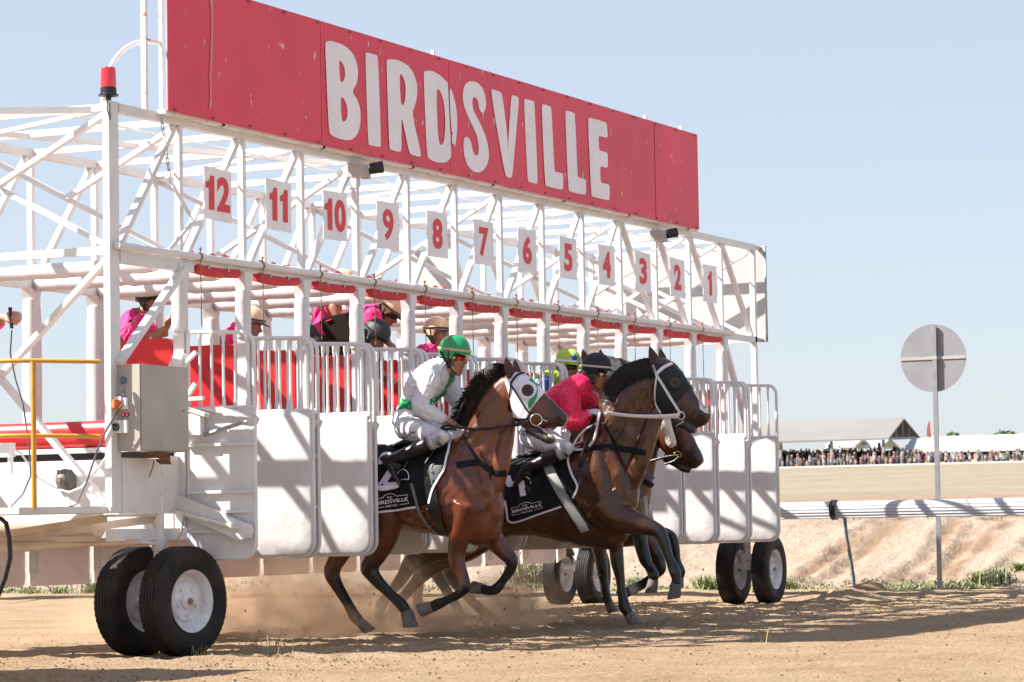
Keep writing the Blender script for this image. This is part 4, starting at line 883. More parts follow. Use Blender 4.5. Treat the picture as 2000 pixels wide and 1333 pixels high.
def goggles(c, f, u, parent, lens, s=1., side=None):
    f, u, l = frame(f, u); mb = MB(); rings = []
    n = 13
    for dz, dr in ((.026, 0), (.03, .008), (.02, .016), (-.014, .016), (-.026, .008), (-.024, 0)):
        rings.append([c+u*((dz)*s+.004*s)+f*((.078+dr)*s*math.cos(a))+l*((.073+dr*.5)*s*math.sin(a)) for a in [-1.25+2.5*j/(n-1) for j in range(n)]])
    vs = [v for r in rings for v in r]; m = len(rings); mb.add(vs, [(i*n+k, i*n+k+1, (i+1) % m*n+k+1, (i+1) % m*n+k) for i in range(m) for k in range(n-1)], True); g = mb.build('goggles', M['black'], parent)
    mb = MB(); rr = []
    for dz, dr in ((.021, .014), (.012, .02), (-.006, .02), (-.017, .014)): rr.append([c+u*(dz*s)+f*((.08+dr)*s*math.cos(a))+l*((.07+dr*.5)*s*math.sin(a)) for a in [-.95+1.9*j/(n-1) for j in range(n)]])
    vs = [v for r in rr for v in r]; mb.add(vs, [(i*n+k, i*n+k+1, (i+1)*n+k+1, (i+1)*n+k) for i in range(3) for k in range(n-1)], True); mb.build('lens', lens, g)
    if side:
        mb = MB()
        for q in (1, -1): mb.lathe(c+l*q*.078*s+f*.034*s, l*q+f*.3, [(.0, .004), (.013*s, .004), (.012*s, .012), (.0, .013)], 14)
        mb.build('rivet', side, g)
    mb = MB(); mb.tube([c+u*.003*s+f*(.083*s*math.cos(a))+l*(.08*s*math.sin(a)) for a in [1.25+3.8*j/20 for j in range(21)]], .004, 6, flat=3); mb.build('elastic', M['black'], g)
    return g
def boot(o_or_none, knee, ankle, toe, m, parent, r=.062, tall=.74):
    mb = MB(); k = ankle.lerp(knee, tall); d = (ankle-knee).normalized()
    P = [k, k.lerp(ankle, .3), k.lerp(ankle, .7), ankle, ankle+d*.04]; mb.tube(catmull(P, 3), [float(x) for x in np.interp(np.linspace(0, 1, 13), [0, .25, .7, .88, 1], [r*1.03, r, r*.78, r*.70, r*.68])], 16)
    f = (toe-ankle); fl = f.length; fd = f.normalized(); heel = ankle+d*.045-fd*.055; rings = []
    up = -d; up = (up-fd*up.dot(fd)).normalized(); sd = fd.cross(up); b0 = ankle+d*.05
    for q, w, h in ((-.06, .022, .03), (-.045, .034, .045), (0, .038, .052), (.06, .036, .042), (.12, .044, .03), (.17, .042, .024), (.2, .03, .017), (.21, .01, .008)):
        qq = q*(fl/.19); C_ = b0+fd*qq-up*(.052-h); rings.append([C_+sd*(w*math.cos(a))+up*(h*(1 if math.sin(a) > 0 else .8)*math.sin(a)) for a in [2*math.pi*j/16 for j in range(16)]])
    mb.loft(rings); return mb.build('boot', m, parent)
def rider(label, X0, J, cols, headf, headu, helm, lensm, sidem, skin, extra=None, bootm=None, glove=None, fold=.011):
    """J: joint -> (px, py, dx)"""
    P = {k: pp(v[0], v[1], X0+v[2]) for k, v in J.items()}; shirt, slv, pants = cols
    root = thing('person', label, 'person', tuple(P['pelvis'])); o = Org()
    pl, ch, nk = P['pelvis'], P['chest'], P['neckb']; wd = Vector((1, 0, 0)); ax = (ch-pl).normalized(); bk = Vector((0, ax.z, -ax.y)); bk = bk if bk.y > 0 else -bk
    spine = [pl-ax*.05, pl+ax*.03, pl.lerp(ch, .35)+bk*.02, pl.lerp(ch, .7)+bk*.035, ch+bk*.02, ch.lerp(nk, .6)+bk*.01, nk]
    sz = [(.10, .14), (.13, .17), (.13, .16), (.145, .18), (.145, .195), (.115, .16), (.065, .075)]
    scol = [pants, pants, shirt, shirt, shirt, shirt, shirt]
    o.secs([(p, bk*a, wd*b) for p, (a, b) in zip(spine[1:], sz[1:])], shirt, 0, n=26, e=.95)
    o.secs([(p, bk*a, wd*b) for p, (a, b) in zip(spine[:3], [(.11, .15), (.13, .175), (.12, .15)])], pants, 1, n=22)
    for s in ('n', 'f'):
        sh, el, wr, hd = P['sh'+s], P['el'+s], P['wr'+s], P['hd'+s]; o.ball(sh, (.075, .08, .08), slv, 0)
        o.limb([sh.lerp(ch, .3), sh, sh.lerp(el, .5), el, el.lerp(wr, .25), el.lerp(wr, .6), wr], [.09, .09, .084, .078, .074, .058, .038], slv, 0)
        hc = glove or skin; d = (hd-wr); fist(o, wr-d.normalized()*.01, d, Vector((-.3 if s == 'n' else .3, .2, 1)), hc)
        hp, kn, an, toe = P['hip'+s], P['kn'+s], P['an'+s], P['toe'+s]
        o.limb([hp.lerp(pl, .3), hp, hp.lerp(kn, .35), hp.lerp(kn, .75), kn, kn.lerp(an, .18)], [.11, .108, .098, .078, .068, .058], pants, 1)
        o.limb([kn, kn.lerp(an, .3), kn.lerp(an, .7), an, an.lerp(toe, .4)], [.058, .055, .042, .036, .03], (.03, .03, .03), 1)
        boot(None, kn, an, toe, bootm or M['leather'], root)
    hc_ = P['head']; add_head(o, hc_, headf, headu, skin, 1.0, neck_to=nk, hair=(.05, .03, .02))
    o.limb([nk-Vector(bk)*.0, nk.lerp(hc_, .25)], [.075, .06], shirt, 0)
    if extra: extra(o, P, bk, ax)
    bo = o.build('body', [SATIN, CLOTH, SKIN], root, vox=.0075, it=3, fold=(fold, (0, 1)))
    hm = helmet(hc_, headf, headu, helm[0], root, peakm=helm[1], band=helm[2], s=1.1); goggles(hc_, headf, headu, root, lensm, side=sidem)
    return root, bo, P
GREENH = mat('green_lacquer', (.0, .26, .085), .25, spec=.6, coat=.6); NAVYH = mat('navy_cap', (.007, .008, .016), .6); LIMEH = mat('lime_cap', (.38, .58, .05), .55, col2=(.5, .68, .12), nscale=6)
CREAM = mat('cream_helmet', (.62, .46, .30), .35, coat=.3); GOLD = mat('gold_band', (.55, .38, .15), .5); REDL = mat('mirror_red', (.55, .02, .05), .08, .7); GOLDL = mat('mirror_gold', (.45, .36, .2), .1, .8); BEIGE = mat('beige_band', (.55, .42, .33), .6)
WSH = (.66, .66, .71); WPT = (.64, .64, .70); SK1 = (.38, .17, .105)
GRN = (.0, .22, .07); PNK = (.80, .012, .09); LIME = (.28, .42, .02); BLU = (.01, .07, .42)
def sash(o, P, bk, ax): pass
r1, rb1, RP1 = rider('person riding in white silks with green sash and shiny green helmet', X1,
 dict(pelvis=(797, 828, 0), chest=(845, 745, 0), neckb=(873, 706, 0), head=(888, 699, 0), shn=(842, 738, -.16), eln=(822, 795, -.22), wrn=(870, 822, -.14), hdn=(893, 824, -.10), shf=(870, 742, .16), elf=(898, 790, .2), wrf=(905, 815, .12), hdf=(918, 818, .08),
  hipn=(795, 835, -.12), knn=(862, 857, -.28), ann=(768, 898, -.30), toen=(797, 936, -.32), hipf=(805, 835, .12), knf=(872, 855, .28), anf=(790, 898, .30), toef=(812, 930, .32)),
 (WSH, WSH, WPT), (.0, -1, -.16), (0, -.16, 1), (GREENH, GREENH, GOLD), REDL, mat('yellow_rivet', (.8, .5, .05), .4), SK1)
r2, rb2, RP2 = rider('person riding in bright pink silks and navy cap, crouched low with a white glove', X2,
 dict(pelvis=(1040, 842, 0), chest=(1118, 775, 0), neckb=(1152, 742, 0), head=(1166, 731, 0), shn=(1112, 772, -.16), eln=(1120, 830, -.22), wrn=(1152, 806, -.12), hdn=(1176, 800, -.10), shf=(1150, 778, .16), elf=(1158, 825, .2), wrf=(1178, 815, .1), hdf=(1196, 812, .08),
  hipn=(1035, 852, -.12), knn=(1108, 880, -.28), ann=(1036, 912, -.30), toen=(1020, 950, -.30), hipf=(1040, 850, .12), knf=(1100, 868, .28), anf=(1022, 902, .3), toef=(1010, 940, .3)),
 (PNK, PNK, WPT), (.0, -1, -.12), (0, -.12, 1), (NAVYH, M['black'], BEIGE), GOLDL, None, (.34, .15, .09), glove=(.62, .66, .74))
r3, rb3, RP3 = rider('person behind the pink rider in lime green silks with blue sleeves and starry lime cap', X3,
 dict(pelvis=(1010, 815, 0), chest=(1066, 760, 0), neckb=(1095, 733, 0), head=(1110, 719, 0), shn=(1066, 756, -.16), eln=(1072, 800, -.22), wrn=(1096, 782, -.12), hdn=(1116, 778, -.10), shf=(1095, 762, .16), elf=(1105, 800, .2), wrf=(1122, 790, .1), hdf=(1138, 788, .08),
  hipn=(1005, 825, -.12), knn=(1068, 850, -.28), ann=(1000, 880, -.30), toen=(1010, 915, -.3), hipf=(1010, 825, .12), knf=(1072, 850, .28), anf=(1005, 880, .3), toef=(1015, 915, .3)),
 (LIME, BLU, WPT), (-.25, -1, -.1), (0, -.1, 1), (LIMEH, LIMEH, M['board']), mat('dark_lens', (.02, .02, .03), .1), M['orange'], SK1)
# silks details, traced onto the body
bv = world_bvh(rb1); GS = mat('green_silk', (.0, .24, .075), .45, bump=.15, bscale=30)
Z1 = lambda L: [(x/6.06+700, y/6.06+640) for x, y in L]
patch(Z1([(490, 715), (500, 790), (560, 850), (640, 880), (652, 988), (560, 965), (470, 968), (430, 935), (450, 890), (430, 850), (455, 780)]), bv, X1, .003, 'sash', GS, r1, step=2.5, thick=.003)
patch(Z1([(1095, 525), (1145, 545), (1140, 620), (1050, 720), (1030, 790), (960, 840), (885, 925), (830, 905), (850, 880), (835, 850), (960, 800), (1010, 740), (1060, 640)]), bv, X1, .003, 'sash', GS, r1, step=2.5, thick=.003)
mb = MB()
# cap star
hs = [c_ for c_ in bpy.data.objects if c_.parent == r3 and c_.name.startswith('helmet')][0]; bvh_ = world_bvh(hs); st = [(1122+ (9 if i % 2 == 0 else 4)*math.cos(-math.pi/2+math.pi*i/5), 699+(9 if i % 2 == 0 else 4)*math.sin(-math.pi/2+math.pi*i/5)) for i in range(10)]
patch(st, bvh_, X3, .003, 'star', mat('blue_star', BLU, .5), hs, step=2, thick=.002)
# trouser lettering
TX = mat('print_dark', (.05, .06, .10), .7)
bv = world_bvh(rb1); decal(unit_text('D. BENNETT', .01), [(777, 858), (812, 856), (812, 843), (777, 846)], bv, X1, .004, 'trouser_print', TX, r1)
bv2 = world_bvh(rb2); decal(unit_text('A. BOWES', .01), [(1012, 848), (1036, 856), (1040, 846), (1016, 838)], bv2, X2, .004, 'trouser_print', TX, r2)
# ---------------------------------------------------------------- tack, horse 1
LE = M['leather']; BC = M['blackmatte']; CWH = mat('cloth_white', (.74, .72, .80), .7); HW = mat('hood_white', (.72, .70, .78), .65, bump=.2, bscale=25); HG = mat('hood_green', (.01, .26, .12), .6); HN = mat('hood_navy', (.008, .011, .016), .65, bump=.2, bscale=30)
B1 = world_bvh(b1)
T3 = lambda L: [(x/5.555+730, y/5.555+840) for x, y in L]; T2 = lambda L: [(x/5.555+800, y/5.555+680) for x, y in L]
clp = [(700, 880), (760, 868), (800, 866), (850, 862), (884, 850)]+T3([(870, 100), (840, 200), (810, 290), (770, 420), (720, 520), (650, 650), (620, 790)])+T3([(560, 810), (470, 826), (65, 880)])+[(700, 1004)]
cl1 = patch(clp, B1, X1, .012, 'saddle_cloth', BC, h1, step=4, thick=.008)
strap([(896, 846)]+T3([(850, 120), (820, 240), (790, 340), (760, 440), (710, 530), (645, 650), (612, 795)]), .018, B1, X1, .026, 'cloth_edging', CWH, h1)
strap(T3([(470, 832), (270, 858), (65, 884)])+[(702, 1006)], .016, B1, X1, .026, 'cloth_edging', CWH, h1)
BC1 = world_bvh(b1, cl1)
two = smooth_loop([(.02, .70), (.08, .9), (.3, 1.0), (.65, 1.0), (.9, .88), (.97, .68), (.85, .48), (.55, .28), (.42, .2), (1.0, .2), (1.0, 0), (.0, 0), (.0, .18), (.35, .42), (.62, .6), (.68, .74), (.55, .83), (.35, .83), (.27, .7)], 2)
decal(poly_mesh([two], 0), [(738, 961), (781, 955), (772, 882), (738, 886)], BC1, X1, .006, 'number', CWH, h1)
def logo(q, bvh, X, par):
    (ax, ay), (bx, by), (cx, cy), (dx, dy) = q
    def Q(u0, v0, u1, v1): f = lambda u, w: ((ax*(1-u)+bx*u)*(1-w)+(dx*(1-u)+cx*u)*w, (ay*(1-u)+by*u)*(1-w)+(dy*(1-u)+cy*u)*w); return [f(u0, v0), f(u1, v0), f(u1, v1), f(u0, v1)]
    decal(unit_text('BIRDSVILLE', .025), Q(.02, .33, .98, .58), bvh, X, .006, 'logo_print', CWH, par)
    decal(unit_text('THE', .02), Q(.36, .66, .54, .80), bvh, X, .006, 'logo_print', CWH, par); decal(unit_text('HOTEL', .02), Q(.3, .08, .68, .22), bvh, X, .006, 'logo_print', CWH, par)
    arc = boxes_mesh([(0, .74, .24, .78), (.66, .74, 1.0, .78), (0, .62, .012, .76), (.988, .62, 1, .76), (0, .12, .25, .16), (.73, .12, 1, .16), (0, .12, .012, .28), (.988, .12, 1, .28)])
    decal(arc, q, bvh, X, .006, 'logo_print', CWH, par)
    vs = []; fs = []
    for i in range(13):
        a = math.pi*i/12; vs += [(.45-.21*math.cos(a), .76+.24*math.sin(a), 0), (.45-.19*math.cos(a), .76+.2*math.sin(a), 0)]
        if i: fs.append((2*i-2, 2*i, 2*i+1, 2*i-1))
    me = bpy.data.meshes.new('arc'); me.from_pydata(vs, [], fs); decal(me, q, bvh, X, .006, 'logo_print', CWH, par)
logo([(733, 997), (800, 987), (796, 960), (731, 968)], BC1, X1, h1)
# girth and surcingle, breastplate
strap([(842, 905), (840, 935), (845, 965), (850, 990), (857, 1018), (868, 1040)], .10, B1, X1, .02, 'girth', LE, h1)
strap([(806, 945), (812, 970), (822, 1000), (838, 1026), (856, 1040)], .022, B1, X1, .022, 'surcingle', mat('webbing_grey', (.16, .16, .16), .7), h1)
strap(T3([(900, 385), (1000, 370), (1140, 352), (1200, 400), (1280, 450), (1360, 475), (1430, 470)]), .05, B1, X1, .012, 'breastplate', BC, h1)
strap(T3([(1010, 90), (1040, 180), (1090, 260), (1145, 345)]), .022, B1, X1, .01, 'neck_strap', BC, h1)
mb = MB()
for q in T3([(550, 872), (602, 855), (628, 1017), (672, 1003)]):
    p, n = onto(B1, *q, X1, .03); mb.lathe(p, n, [(.0, 0), (.007, .0), (.006, .004), (.0, .005)], 10)
mb.build('studs', mat('brass', (.6, .42, .2), .3, .9), h1)
p0, n0 = onto(B1, *T3([(640, 420)])[0], X1, .02); mb = MB(); rings = []
patch(T3([(600, 390), (760, 395), (740, 440), (700, 520), (640, 620), (630, 560), (615, 470)]), B1, X1, .024, 'saddle_flap', mat('flap_grey', (.09, .09, .09), .6), h1, thick=.006)
sp, _ = onto(B1, 800, 872, X1, 0); s_top = pp(812, 866, X1)
mb = MB(); mb.secs = None
o = Org(); o.secs([(pp(778, 874, X1), Vector((0, 0, .03)), Vector((.12, 0, 0))), (pp(800, 866, X1), Vector((0, 0, .035)), Vector((.17, 0, 0))), (pp(835, 864, X1), Vector((0, 0, .03)), Vector((.16, 0, 0))), (pp(862, 858, X1), Vector((0, 0, .04)), Vector((.1, 0, 0)))], (.02, .02, .02)); sd1 = o.build('saddle', LE, h1, vox=.012)
patch(T2([(1690, 700), (1722, 715), (1738, 760), (1735, 830), (1690, 885), (1640, 880), (1600, 850), (1660, 850), (1700, 800), (1712, 750)]), B1, X1, .002, 'snip', mat('white_snip', (.50, .44, .42), .6), h1, step=2., thick=.002)
patch(T2([(1500, 880), (1560, 900), (1600, 950), (1590, 980), (1540, 985), (1500, 960)]), B1, X1, .002, 'snip', mat('white_snip2', (.42, .36, .33), .6), h1, step=2., thick=.002)
# hood, blinkers, bridle
hood = T2([(1040, 300), (1095, 345), (1150, 262), (1180, 245), (1240, 262), (1300, 300), (1380, 385), (1420, 420), (1470, 490), (1400, 560), (1330, 650), (1300, 700), (1270, 770), (1130, 765), (1110, 640), (1075, 480), (1035, 370)])
hd1 = patch(hood, B1, X1, .007, 'hood', HW, h1, step=2.6, thick=.004); BH1 = world_bvh(b1, hd1)
patch(T2([(1300, 325), (1340, 350), (1385, 400), (1392, 470), (1385, 530), (1350, 600), (1310, 660), (1290, 668), (1285, 600), (1300, 560), (1370, 500), (1370, 440), (1330, 380), (1298, 360)]), BH1, X1, .007, 'hood_trim', HG, hd1, step=2.5, thick=.002)
def cup(q, X, bvh, par, rm, r=.056, cm=None):
    p, n = onto(bvh, q[0], q[1], X, .004); n = (n+Vector((-.6, -.5, 0))).normalized(); mb = MB()
    mb.lathe(p-n*.012, n, [(r*1.25, .0), (r*1.3, .012), (r*1.1, .03), (r*.92, .034), (r*.82, .03), (r*.78, .015)], 28); c_ = mb.build('blinker_cup', rm, par)
    mb = MB(); mb.lathe(p-n*.012, n, [(r*.86, .014), (r*.84, .022), (r*.5, .016), (r*.3, .02), (r*.2, .03), (.0, .033)], 28); mb.build('cup_screen', cm or mat('cup_dark', (.035, .024, .02), .35), c_)
cup(T2([(1280, 465)])[0], X1, BH1, h1, HW, .062)
strap(T2([(1245, 275), (1180, 290), (1130, 340), (1105, 385)]), .02, BH1, X1, .009, 'brow_strap', LE, h1)
strap(T2([(1095, 390), (1160, 490), (1220, 590), (1270, 670), (1330, 730)]), .014, BH1, X1, .009, 'cheek_strap', LE, h1)
strap(T2([(1100, 400), (1085, 560), (1070, 690)]), .008, BH1, X1, .009, 'throat_strap', LE, h1)
mb = MB(); cb_ = T2([(1378, 778)])[0]; p, n = onto(B1, *cb_, X1, .012); n = Vector((-.9, -.43, 0)).normalized(); a0 = n.cross(Vector((0, 0, 1))); rr = .047
mb.tube([p+n*.03+a0*(rr*math.cos(t))+Vector((0, 0, rr*math.sin(t))) for t in [2*math.pi*j/24 for j in range(25)]], .0045, 8); mb.tube([p+n*.03-a0*rr, p+n*.02-a0*.09-Vector((0, 0, .015))], .006, 6); mb.tube([p+n*.03-Vector((0, 0, rr)), p+n*.03-a0*.07-Vector((0, 0, .09))], .003, 6); mb.build('bit_ring', M['chrome'], h1)
ring1 = p+n*.03+a0*rr
def rein(pts, m, par, r=(.010, .0035), name='reins'):
    mb = MB(); mb.tube(catmull(pts, 5), [r]*((len(pts)-1)*5+1), 8, up=(1, 0, 0)); return mb.build(name, m, par)
q = lambda L, X: [pp(a, b, X) for a, b in L]
rein(q(T2([(1300, 795), (1150, 825), (900, 868), (700, 880), (560, 868)]), X1-.17), LE, h1)
rein(q(T2([(1250, 830), (1050, 850), (800, 880), (600, 870), (520, 830)]), X1-.14), LE, h1)
rein(q(T2([(560, 868), (470, 850), (400, 840), (340, 880), (480, 880), (500, 900)]), X1-.2), LE, h1, (.012, .004), 'rein_loop')
strap(T2([(1140, 760), (1200, 775), (1260, 770), (1290, 780)]), .012, BH1, X1, .01, 'noseband', LE, h1)
# whip, stirrups
mb = MB(); mb.tube(q(T2([(615, 540), (535, 700)]), X1-.12), [.013, .009], 10); mb.tube(q(T2([(535, 700), (520, 740)]), X1-.12)+q([(830, 905)], X1-.33), [.007, .005, .004], 8); w_ = mb.build('riding_whip', M['black']); tag(w_, 'black riding whip held by the rider in white silks', 'whip')
def stirrup(c, par):
    mb = MB(); mb.tube([c+Vector((0, .055*math.cos(t), .02+.062*math.sin(t))) for t in [math.pi*j/12 for j in range(13)]]+[c+Vector((0, -.055, .0)), c+Vector((0, .055, 0)), c+Vector((0, .055, .02))], .005, 7); mb.build('stirrup', M['chrome'], par)
def leather_(a, b, par): mb = MB(); mb.tube([a, b], [(.011, .003)]*2, 8, up=(1, 0, 0)); mb.build('stirrup_leather', LE, par)
def stirr(RP, h, X, sp_):
    for s in ('n', 'f'):
        t = RP['toe'+s].lerp(RP['an'+s], .35); t = t+Vector((0, .0, -.06)); stirrup(t, h); leather_(t+Vector((0, 0, .08)), Vector((X+(-.24 if s == 'n' else .24), sp_.y, sp_.z)), h)
stirr(RP1, h1, X1, pp(835, 872, X1))
# ---------------------------------------------------------------- tack, horse 2
B2 = world_bvh(b2); U = lambda L: [(x/3.702+980, y/3.702+640) for x, y in L]
c2p = [(988, 902), (1040, 892), (1100, 882), (1140, 872)]+U([(640, 900), (510, 910), (480, 960), (500, 1050), (545, 1120), (530, 1180), (490, 1240)])+[(1100, 990), (1080, 995), (998, 1020), (988, 985)]
cl2 = patch(c2p, B2, X2, .012, 'saddle_cloth', BC, h2, step=4, thick=.008); BC2 = world_bvh(b2, cl2)
strap(U([(530, 890), (495, 930), (485, 980), (515, 1070), (548, 1130), (540, 1190), (515, 1235)]), .018, B2, X2, .026, 'cloth_edging', CWH, h2)
strap([(1098, 990), (1050, 1005), (999, 1020), (993, 1000), (988, 978)], .016, B2, X2, .026, 'cloth_edging', CWH, h2)
four = [(.0, .0), (.62, .0), (.62, -.9), (.95, -.9), (.95, .35), (.6, .5), (.3, .35), (.2, .95), (-.15, .95), (-.1, .35)]
decal(poly_mesh([[(u, (v+.9)/1.85) for u, v in four]], 0), [(994, 973), (1030, 968), (1024, 925), (990, 930)], BC2, X2, .006, 'number', CWH, h2)
logo([(1001, 1010), (1061, 995), (1056, 974), (998, 988)], BC2, X2, h2)
strap([(1068, 905), (1085, 940), (1105, 975), (1128, 1010), (1145, 1036)], .085, B2, X2, .022, 'girth', mat('girth_grey', (.30, .30, .29), .6, col2=(.22, .22, .21), nscale=8), h2)
strap([(1082, 905), (1098, 940), (1118, 975), (1140, 1008), (1158, 1032)], .02, B2, X2, .026, 'girth_edge', BC, h2)
strap(U([(640, 880), (740, 865), (850, 875), (950, 890), (1040, 910)]), .05, B2, X2, .012, 'breastplate', BC, h2)
strap(U([(730, 680), (770, 750), (830, 850)]), .02, B2, X2, .01, 'neck_strap', BC, h2)
o = Org(); o.secs([(pp(1020, 893, X2), Vector((0, 0, .03)), Vector((.12, 0, 0))), (pp(1050, 888, X2), Vector((0, 0, .035)), Vector((.17, 0, 0))), (pp(1085, 882, X2), Vector((0, 0, .03)), Vector((.16, 0, 0))), (pp(1110, 872, X2), Vector((0, 0, .04)), Vector((.1, 0, 0)))], (.02, .02, .02)); o.build('saddle', LE, h2, vox=.012)
hood2 = U([(1095, 270), (1160, 262), (1235, 270), (1290, 320), (1335, 385), (1365, 440), (1310, 490), (1260, 560), (1215, 625), (1135, 618), (1118, 520), (1110, 400)])
hd2 = patch(hood2, B2, X2, .007, 'hood', HN, h2, step=2.6, thick=.004); BH2 = world_bvh(b2, hd2)
cup(U([(1255, 398)])[0], X2, BH2, h2, HN, .058)
WL = mat('white_leather', (.72, .70, .70), .5)
strap(U([(1230, 265), (1170, 290), (1120, 340)]), .028, BH2, X2, .010, 'brow_strap', WL, h2); strap(U([(1095, 275), (1120, 340), (1170, 420), (1230, 520), (1295, 620)]), .022, BH2, X2, .011, 'cheek_strap', WL, h2)
strap(U([(1125, 345), (1112, 450), (1118, 560), (1145, 620)]), .014, BH2, X2, .011, 'throat_strap', WL, h2)
patch(U([(1375, 450), (1400, 460), (1450, 540), (1490, 600), (1500, 625), (1470, 620), (1430, 590), (1425, 530)]), B2, X2, .002, 'blaze', mat('white_blaze', (.66, .62, .60), .6), h2, step=2.5, thick=.002)
mb = MB(); p, n = onto(B2, *U([(1308, 635)])[0], X2, .012); mb.tube([p+Vector((-.03, 0, 0))+a0*(.033*math.cos(t))+Vector((0, 0, .033*math.sin(t))) for t in [2*math.pi*j/24 for j in range(25)]], .0045, 8); mb.tube([p+Vector((-.03, 0, -.03)), p+Vector((-.02, -.03, -.05)), p+Vector((-.02, .05, -.085))], .005, 6); mb.build('bit_ring', M['chrome'], h2)
rein(q(U([(1285, 632), (1150, 640), (980, 640), (850, 628), (760, 612)]), X2-.23), WL, h2, (.013, .004)); rein(q(U([(1280, 648), (1100, 650), (900, 640), (740, 620)]), X2-.215), WL, h2, (.010, .004))
rein(q(U([(710, 615), (690, 700), (670, 800), (630, 860)]), X2-.2), WL, h2, (.012, .004), 'rein_loop'); rein(q(U([(690, 690), (600, 740), (540, 810), (515, 870), (540, 885), (590, 880)]), X2-.22), WL, h2, (.009, .004), 'rein_loop')
mb = MB(); mb.tube(q(U([(690, 640), (640, 760), (600, 860), (555, 1005)]), X2-.26), [.008, .008, .01, .014], 8); w_ = mb.build('riding_whip', M['black']); tag(w_, 'black riding whip hanging from the gloved hand of the pink rider', 'whip')
stirr(RP2, h2, X2, pp(1085, 885, X2))
# ---------------------------------------------------------------- tack on the two horses behind
B4 = world_bvh(b4); mb = MB(); c_ = [pp(*v, X4-.13) for v in U([(1180, 660), (1195, 740), (1225, 830)])]
o = Org(); o.limb([c_[0]+Vector((-.01, 0, .03))]+c_+[c_[2]+Vector((-.0, -.02, -.04))], [.03, .048, .052, .048, .03], (.8, .8, .8)); fl = o.build('sheepskin', mat('sheepskin', (.72, .68, .62), .95, bump=.8, bscale=50, col2=(.62, .57, .5), nscale=30), h4, vox=.008)
strap(U([(1020, 1045), (1080, 1075), (1150, 1110)]), .02, B4, X4, .01, 'blue_strap', mat('blue_web', (.03, .07, .42), .5), h4); strap(U([(1020, 1110), (1080, 1140), (1135, 1160)]), .05, B4, X4, .01, 'breastplate', BC, h4)
rein(q(U([(1285, 925), (1200, 935), (1100, 960), (1000, 985)]), X4-.15), LE, h4); rein(q(U([(1290, 935), (1240, 970), (1180, 990)]), X4-.15), LE, h4)
strap(U([(1230, 640), (1260, 760), (1290, 860), (1300, 930)]), .014, B4, X4, .009, 'cheek_strap', LE, h4)
mb = MB(); p, n = onto(B4, *U([(1283, 920)])[0], X4, .012); mb.tube([p+Vector((-.03, 0, 0))+a0*(.032*math.cos(t))+Vector((0, 0, .032*math.sin(t))) for t in [2*math.pi*j/24 for j in range(25)]], .004, 8); mb.ell(p+Vector((-.03, -.01, -.02)), (.012, .016, .012)); mb.build('bit_ring', mat('brass_bit', (.5, .36, .16), .3, .9), h4)
B3 = world_bvh(b3); patch([(1176, 700), (1205, 697), (1226, 708), (1222, 740), (1210, 770), (1185, 768), (1172, 730)], B3, X3, .007, 'hood', HN, h3, step=2.6, thick=.004)
# ---------------------------------------------------------------- barrier attendants in pink
def attendant(label, J, X0, headf, headu, hel=None, vest=True, shirt=(.68, .008, .17), face=(.34, .15, .09), gr='barrier attendants in pink shirts', cap=None):
    P = {k: pp(v[0], v[1], X0+v[2]) for k, v in J.items()}; root = thing('person', label, 'person', tuple(P['pelvis']), gr); o = Org()
    pl, ch, nk = P['pelvis'], P['chest'], P['neckb']; ax = (ch-pl).normalized(); hf, hu, hl = frame(headf, headu); sd = (P['shn']-P['shf']); sd = (sd-ax*sd.dot(ax)).normalized(); bk = ax.cross(sd)
    o.secs([(p, bk*a, sd*b) for p, (a, b) in zip([pl-ax*.08, pl, pl.lerp(ch, .4), pl.lerp(ch, .8), ch+ax*.04, nk], [(.12, .16), (.13, .18), (.12, .17), (.14, .19), (.12, .19), (.06, .08)])], shirt, 0, n=24)
    for s in ('n', 'f'):
        sh, el, wr, hd = P['sh'+s], P['el'+s], P['wr'+s], P['hd'+s]; o.ball(sh, .08, shirt, 0)
        o.limb([sh.lerp(ch, .3), sh, sh.lerp(el, .5), sh.lerp(el, .8)], [.085, .082, .078, .076], shirt, 0); o.limb([sh.lerp(el, .6), el, el.lerp(wr, .3), wr], [.05, .046, .045, .03], face, 2); fist(o, wr, hd-wr, (0, 0, 1), face, 1.05)
        hp = pl+sd*(.1 if s == 'n' else -.1)-ax*.02; ft = Vector((hp.x, hp.y+.05, max(1.12, pl.z-.86))); kn = hp.lerp(ft, .5)+Vector((0, -.06, 0)); o.limb([hp, hp.lerp(kn, .5), kn, kn.lerp(ft, .4), ft+Vector((0, 0, .06))], [.11, .095, .07, .062, .05], (.04, .045, .06), 1)
        boot(None, kn, ft+Vector((0, 0, .07)), ft+Vector((0, -.17, .02)), M['leather'], root, .05, .35)
    add_head(o, P['head'], headf, headu, face, 1.0, neck_to=nk, hair=(.10, .06, .04)); bo = o.build('body', [CLOTH, CLOTH, SKIN], root, vox=.009, it=3, fold=(.012, (0,)))
    if vest:
        mb = MB(); c0 = pl.lerp(ch, .12); rings = []
        for t, a, b in ((.0, .15, .185), (.3, .155, .19), (.6, .165, .20), (.8, .165, .2), (.92, .12, .14)):
            p = pl.lerp(ch, t+.08); rings.append([p+bk*(a*math.cos(w))+sd*(b*math.sin(w)) for w in [2*math.pi*j/24 for j in range(24)]])
        mb.loft(rings); mb.tube([P['shn'].lerp(ch, .35)+bk*.1, P['shn'].lerp(ch, .35)+Vector((0, 0, .085)), P['shn'].lerp(ch, .35)-bk*.1], .028, 8, flat=.4); mb.build('safety_vest', mat('vest_dark', (.03, .028, .026), .8, bump=.2), root)
    if hel: helmet(P['head'], headf, headu, hel, root, band=M['black'], peakm=M['black'], s=1.0)
    if cap: goggles(P['head'], headf, headu, root, mat('shades', (.02, .02, .025), .1))
    return root
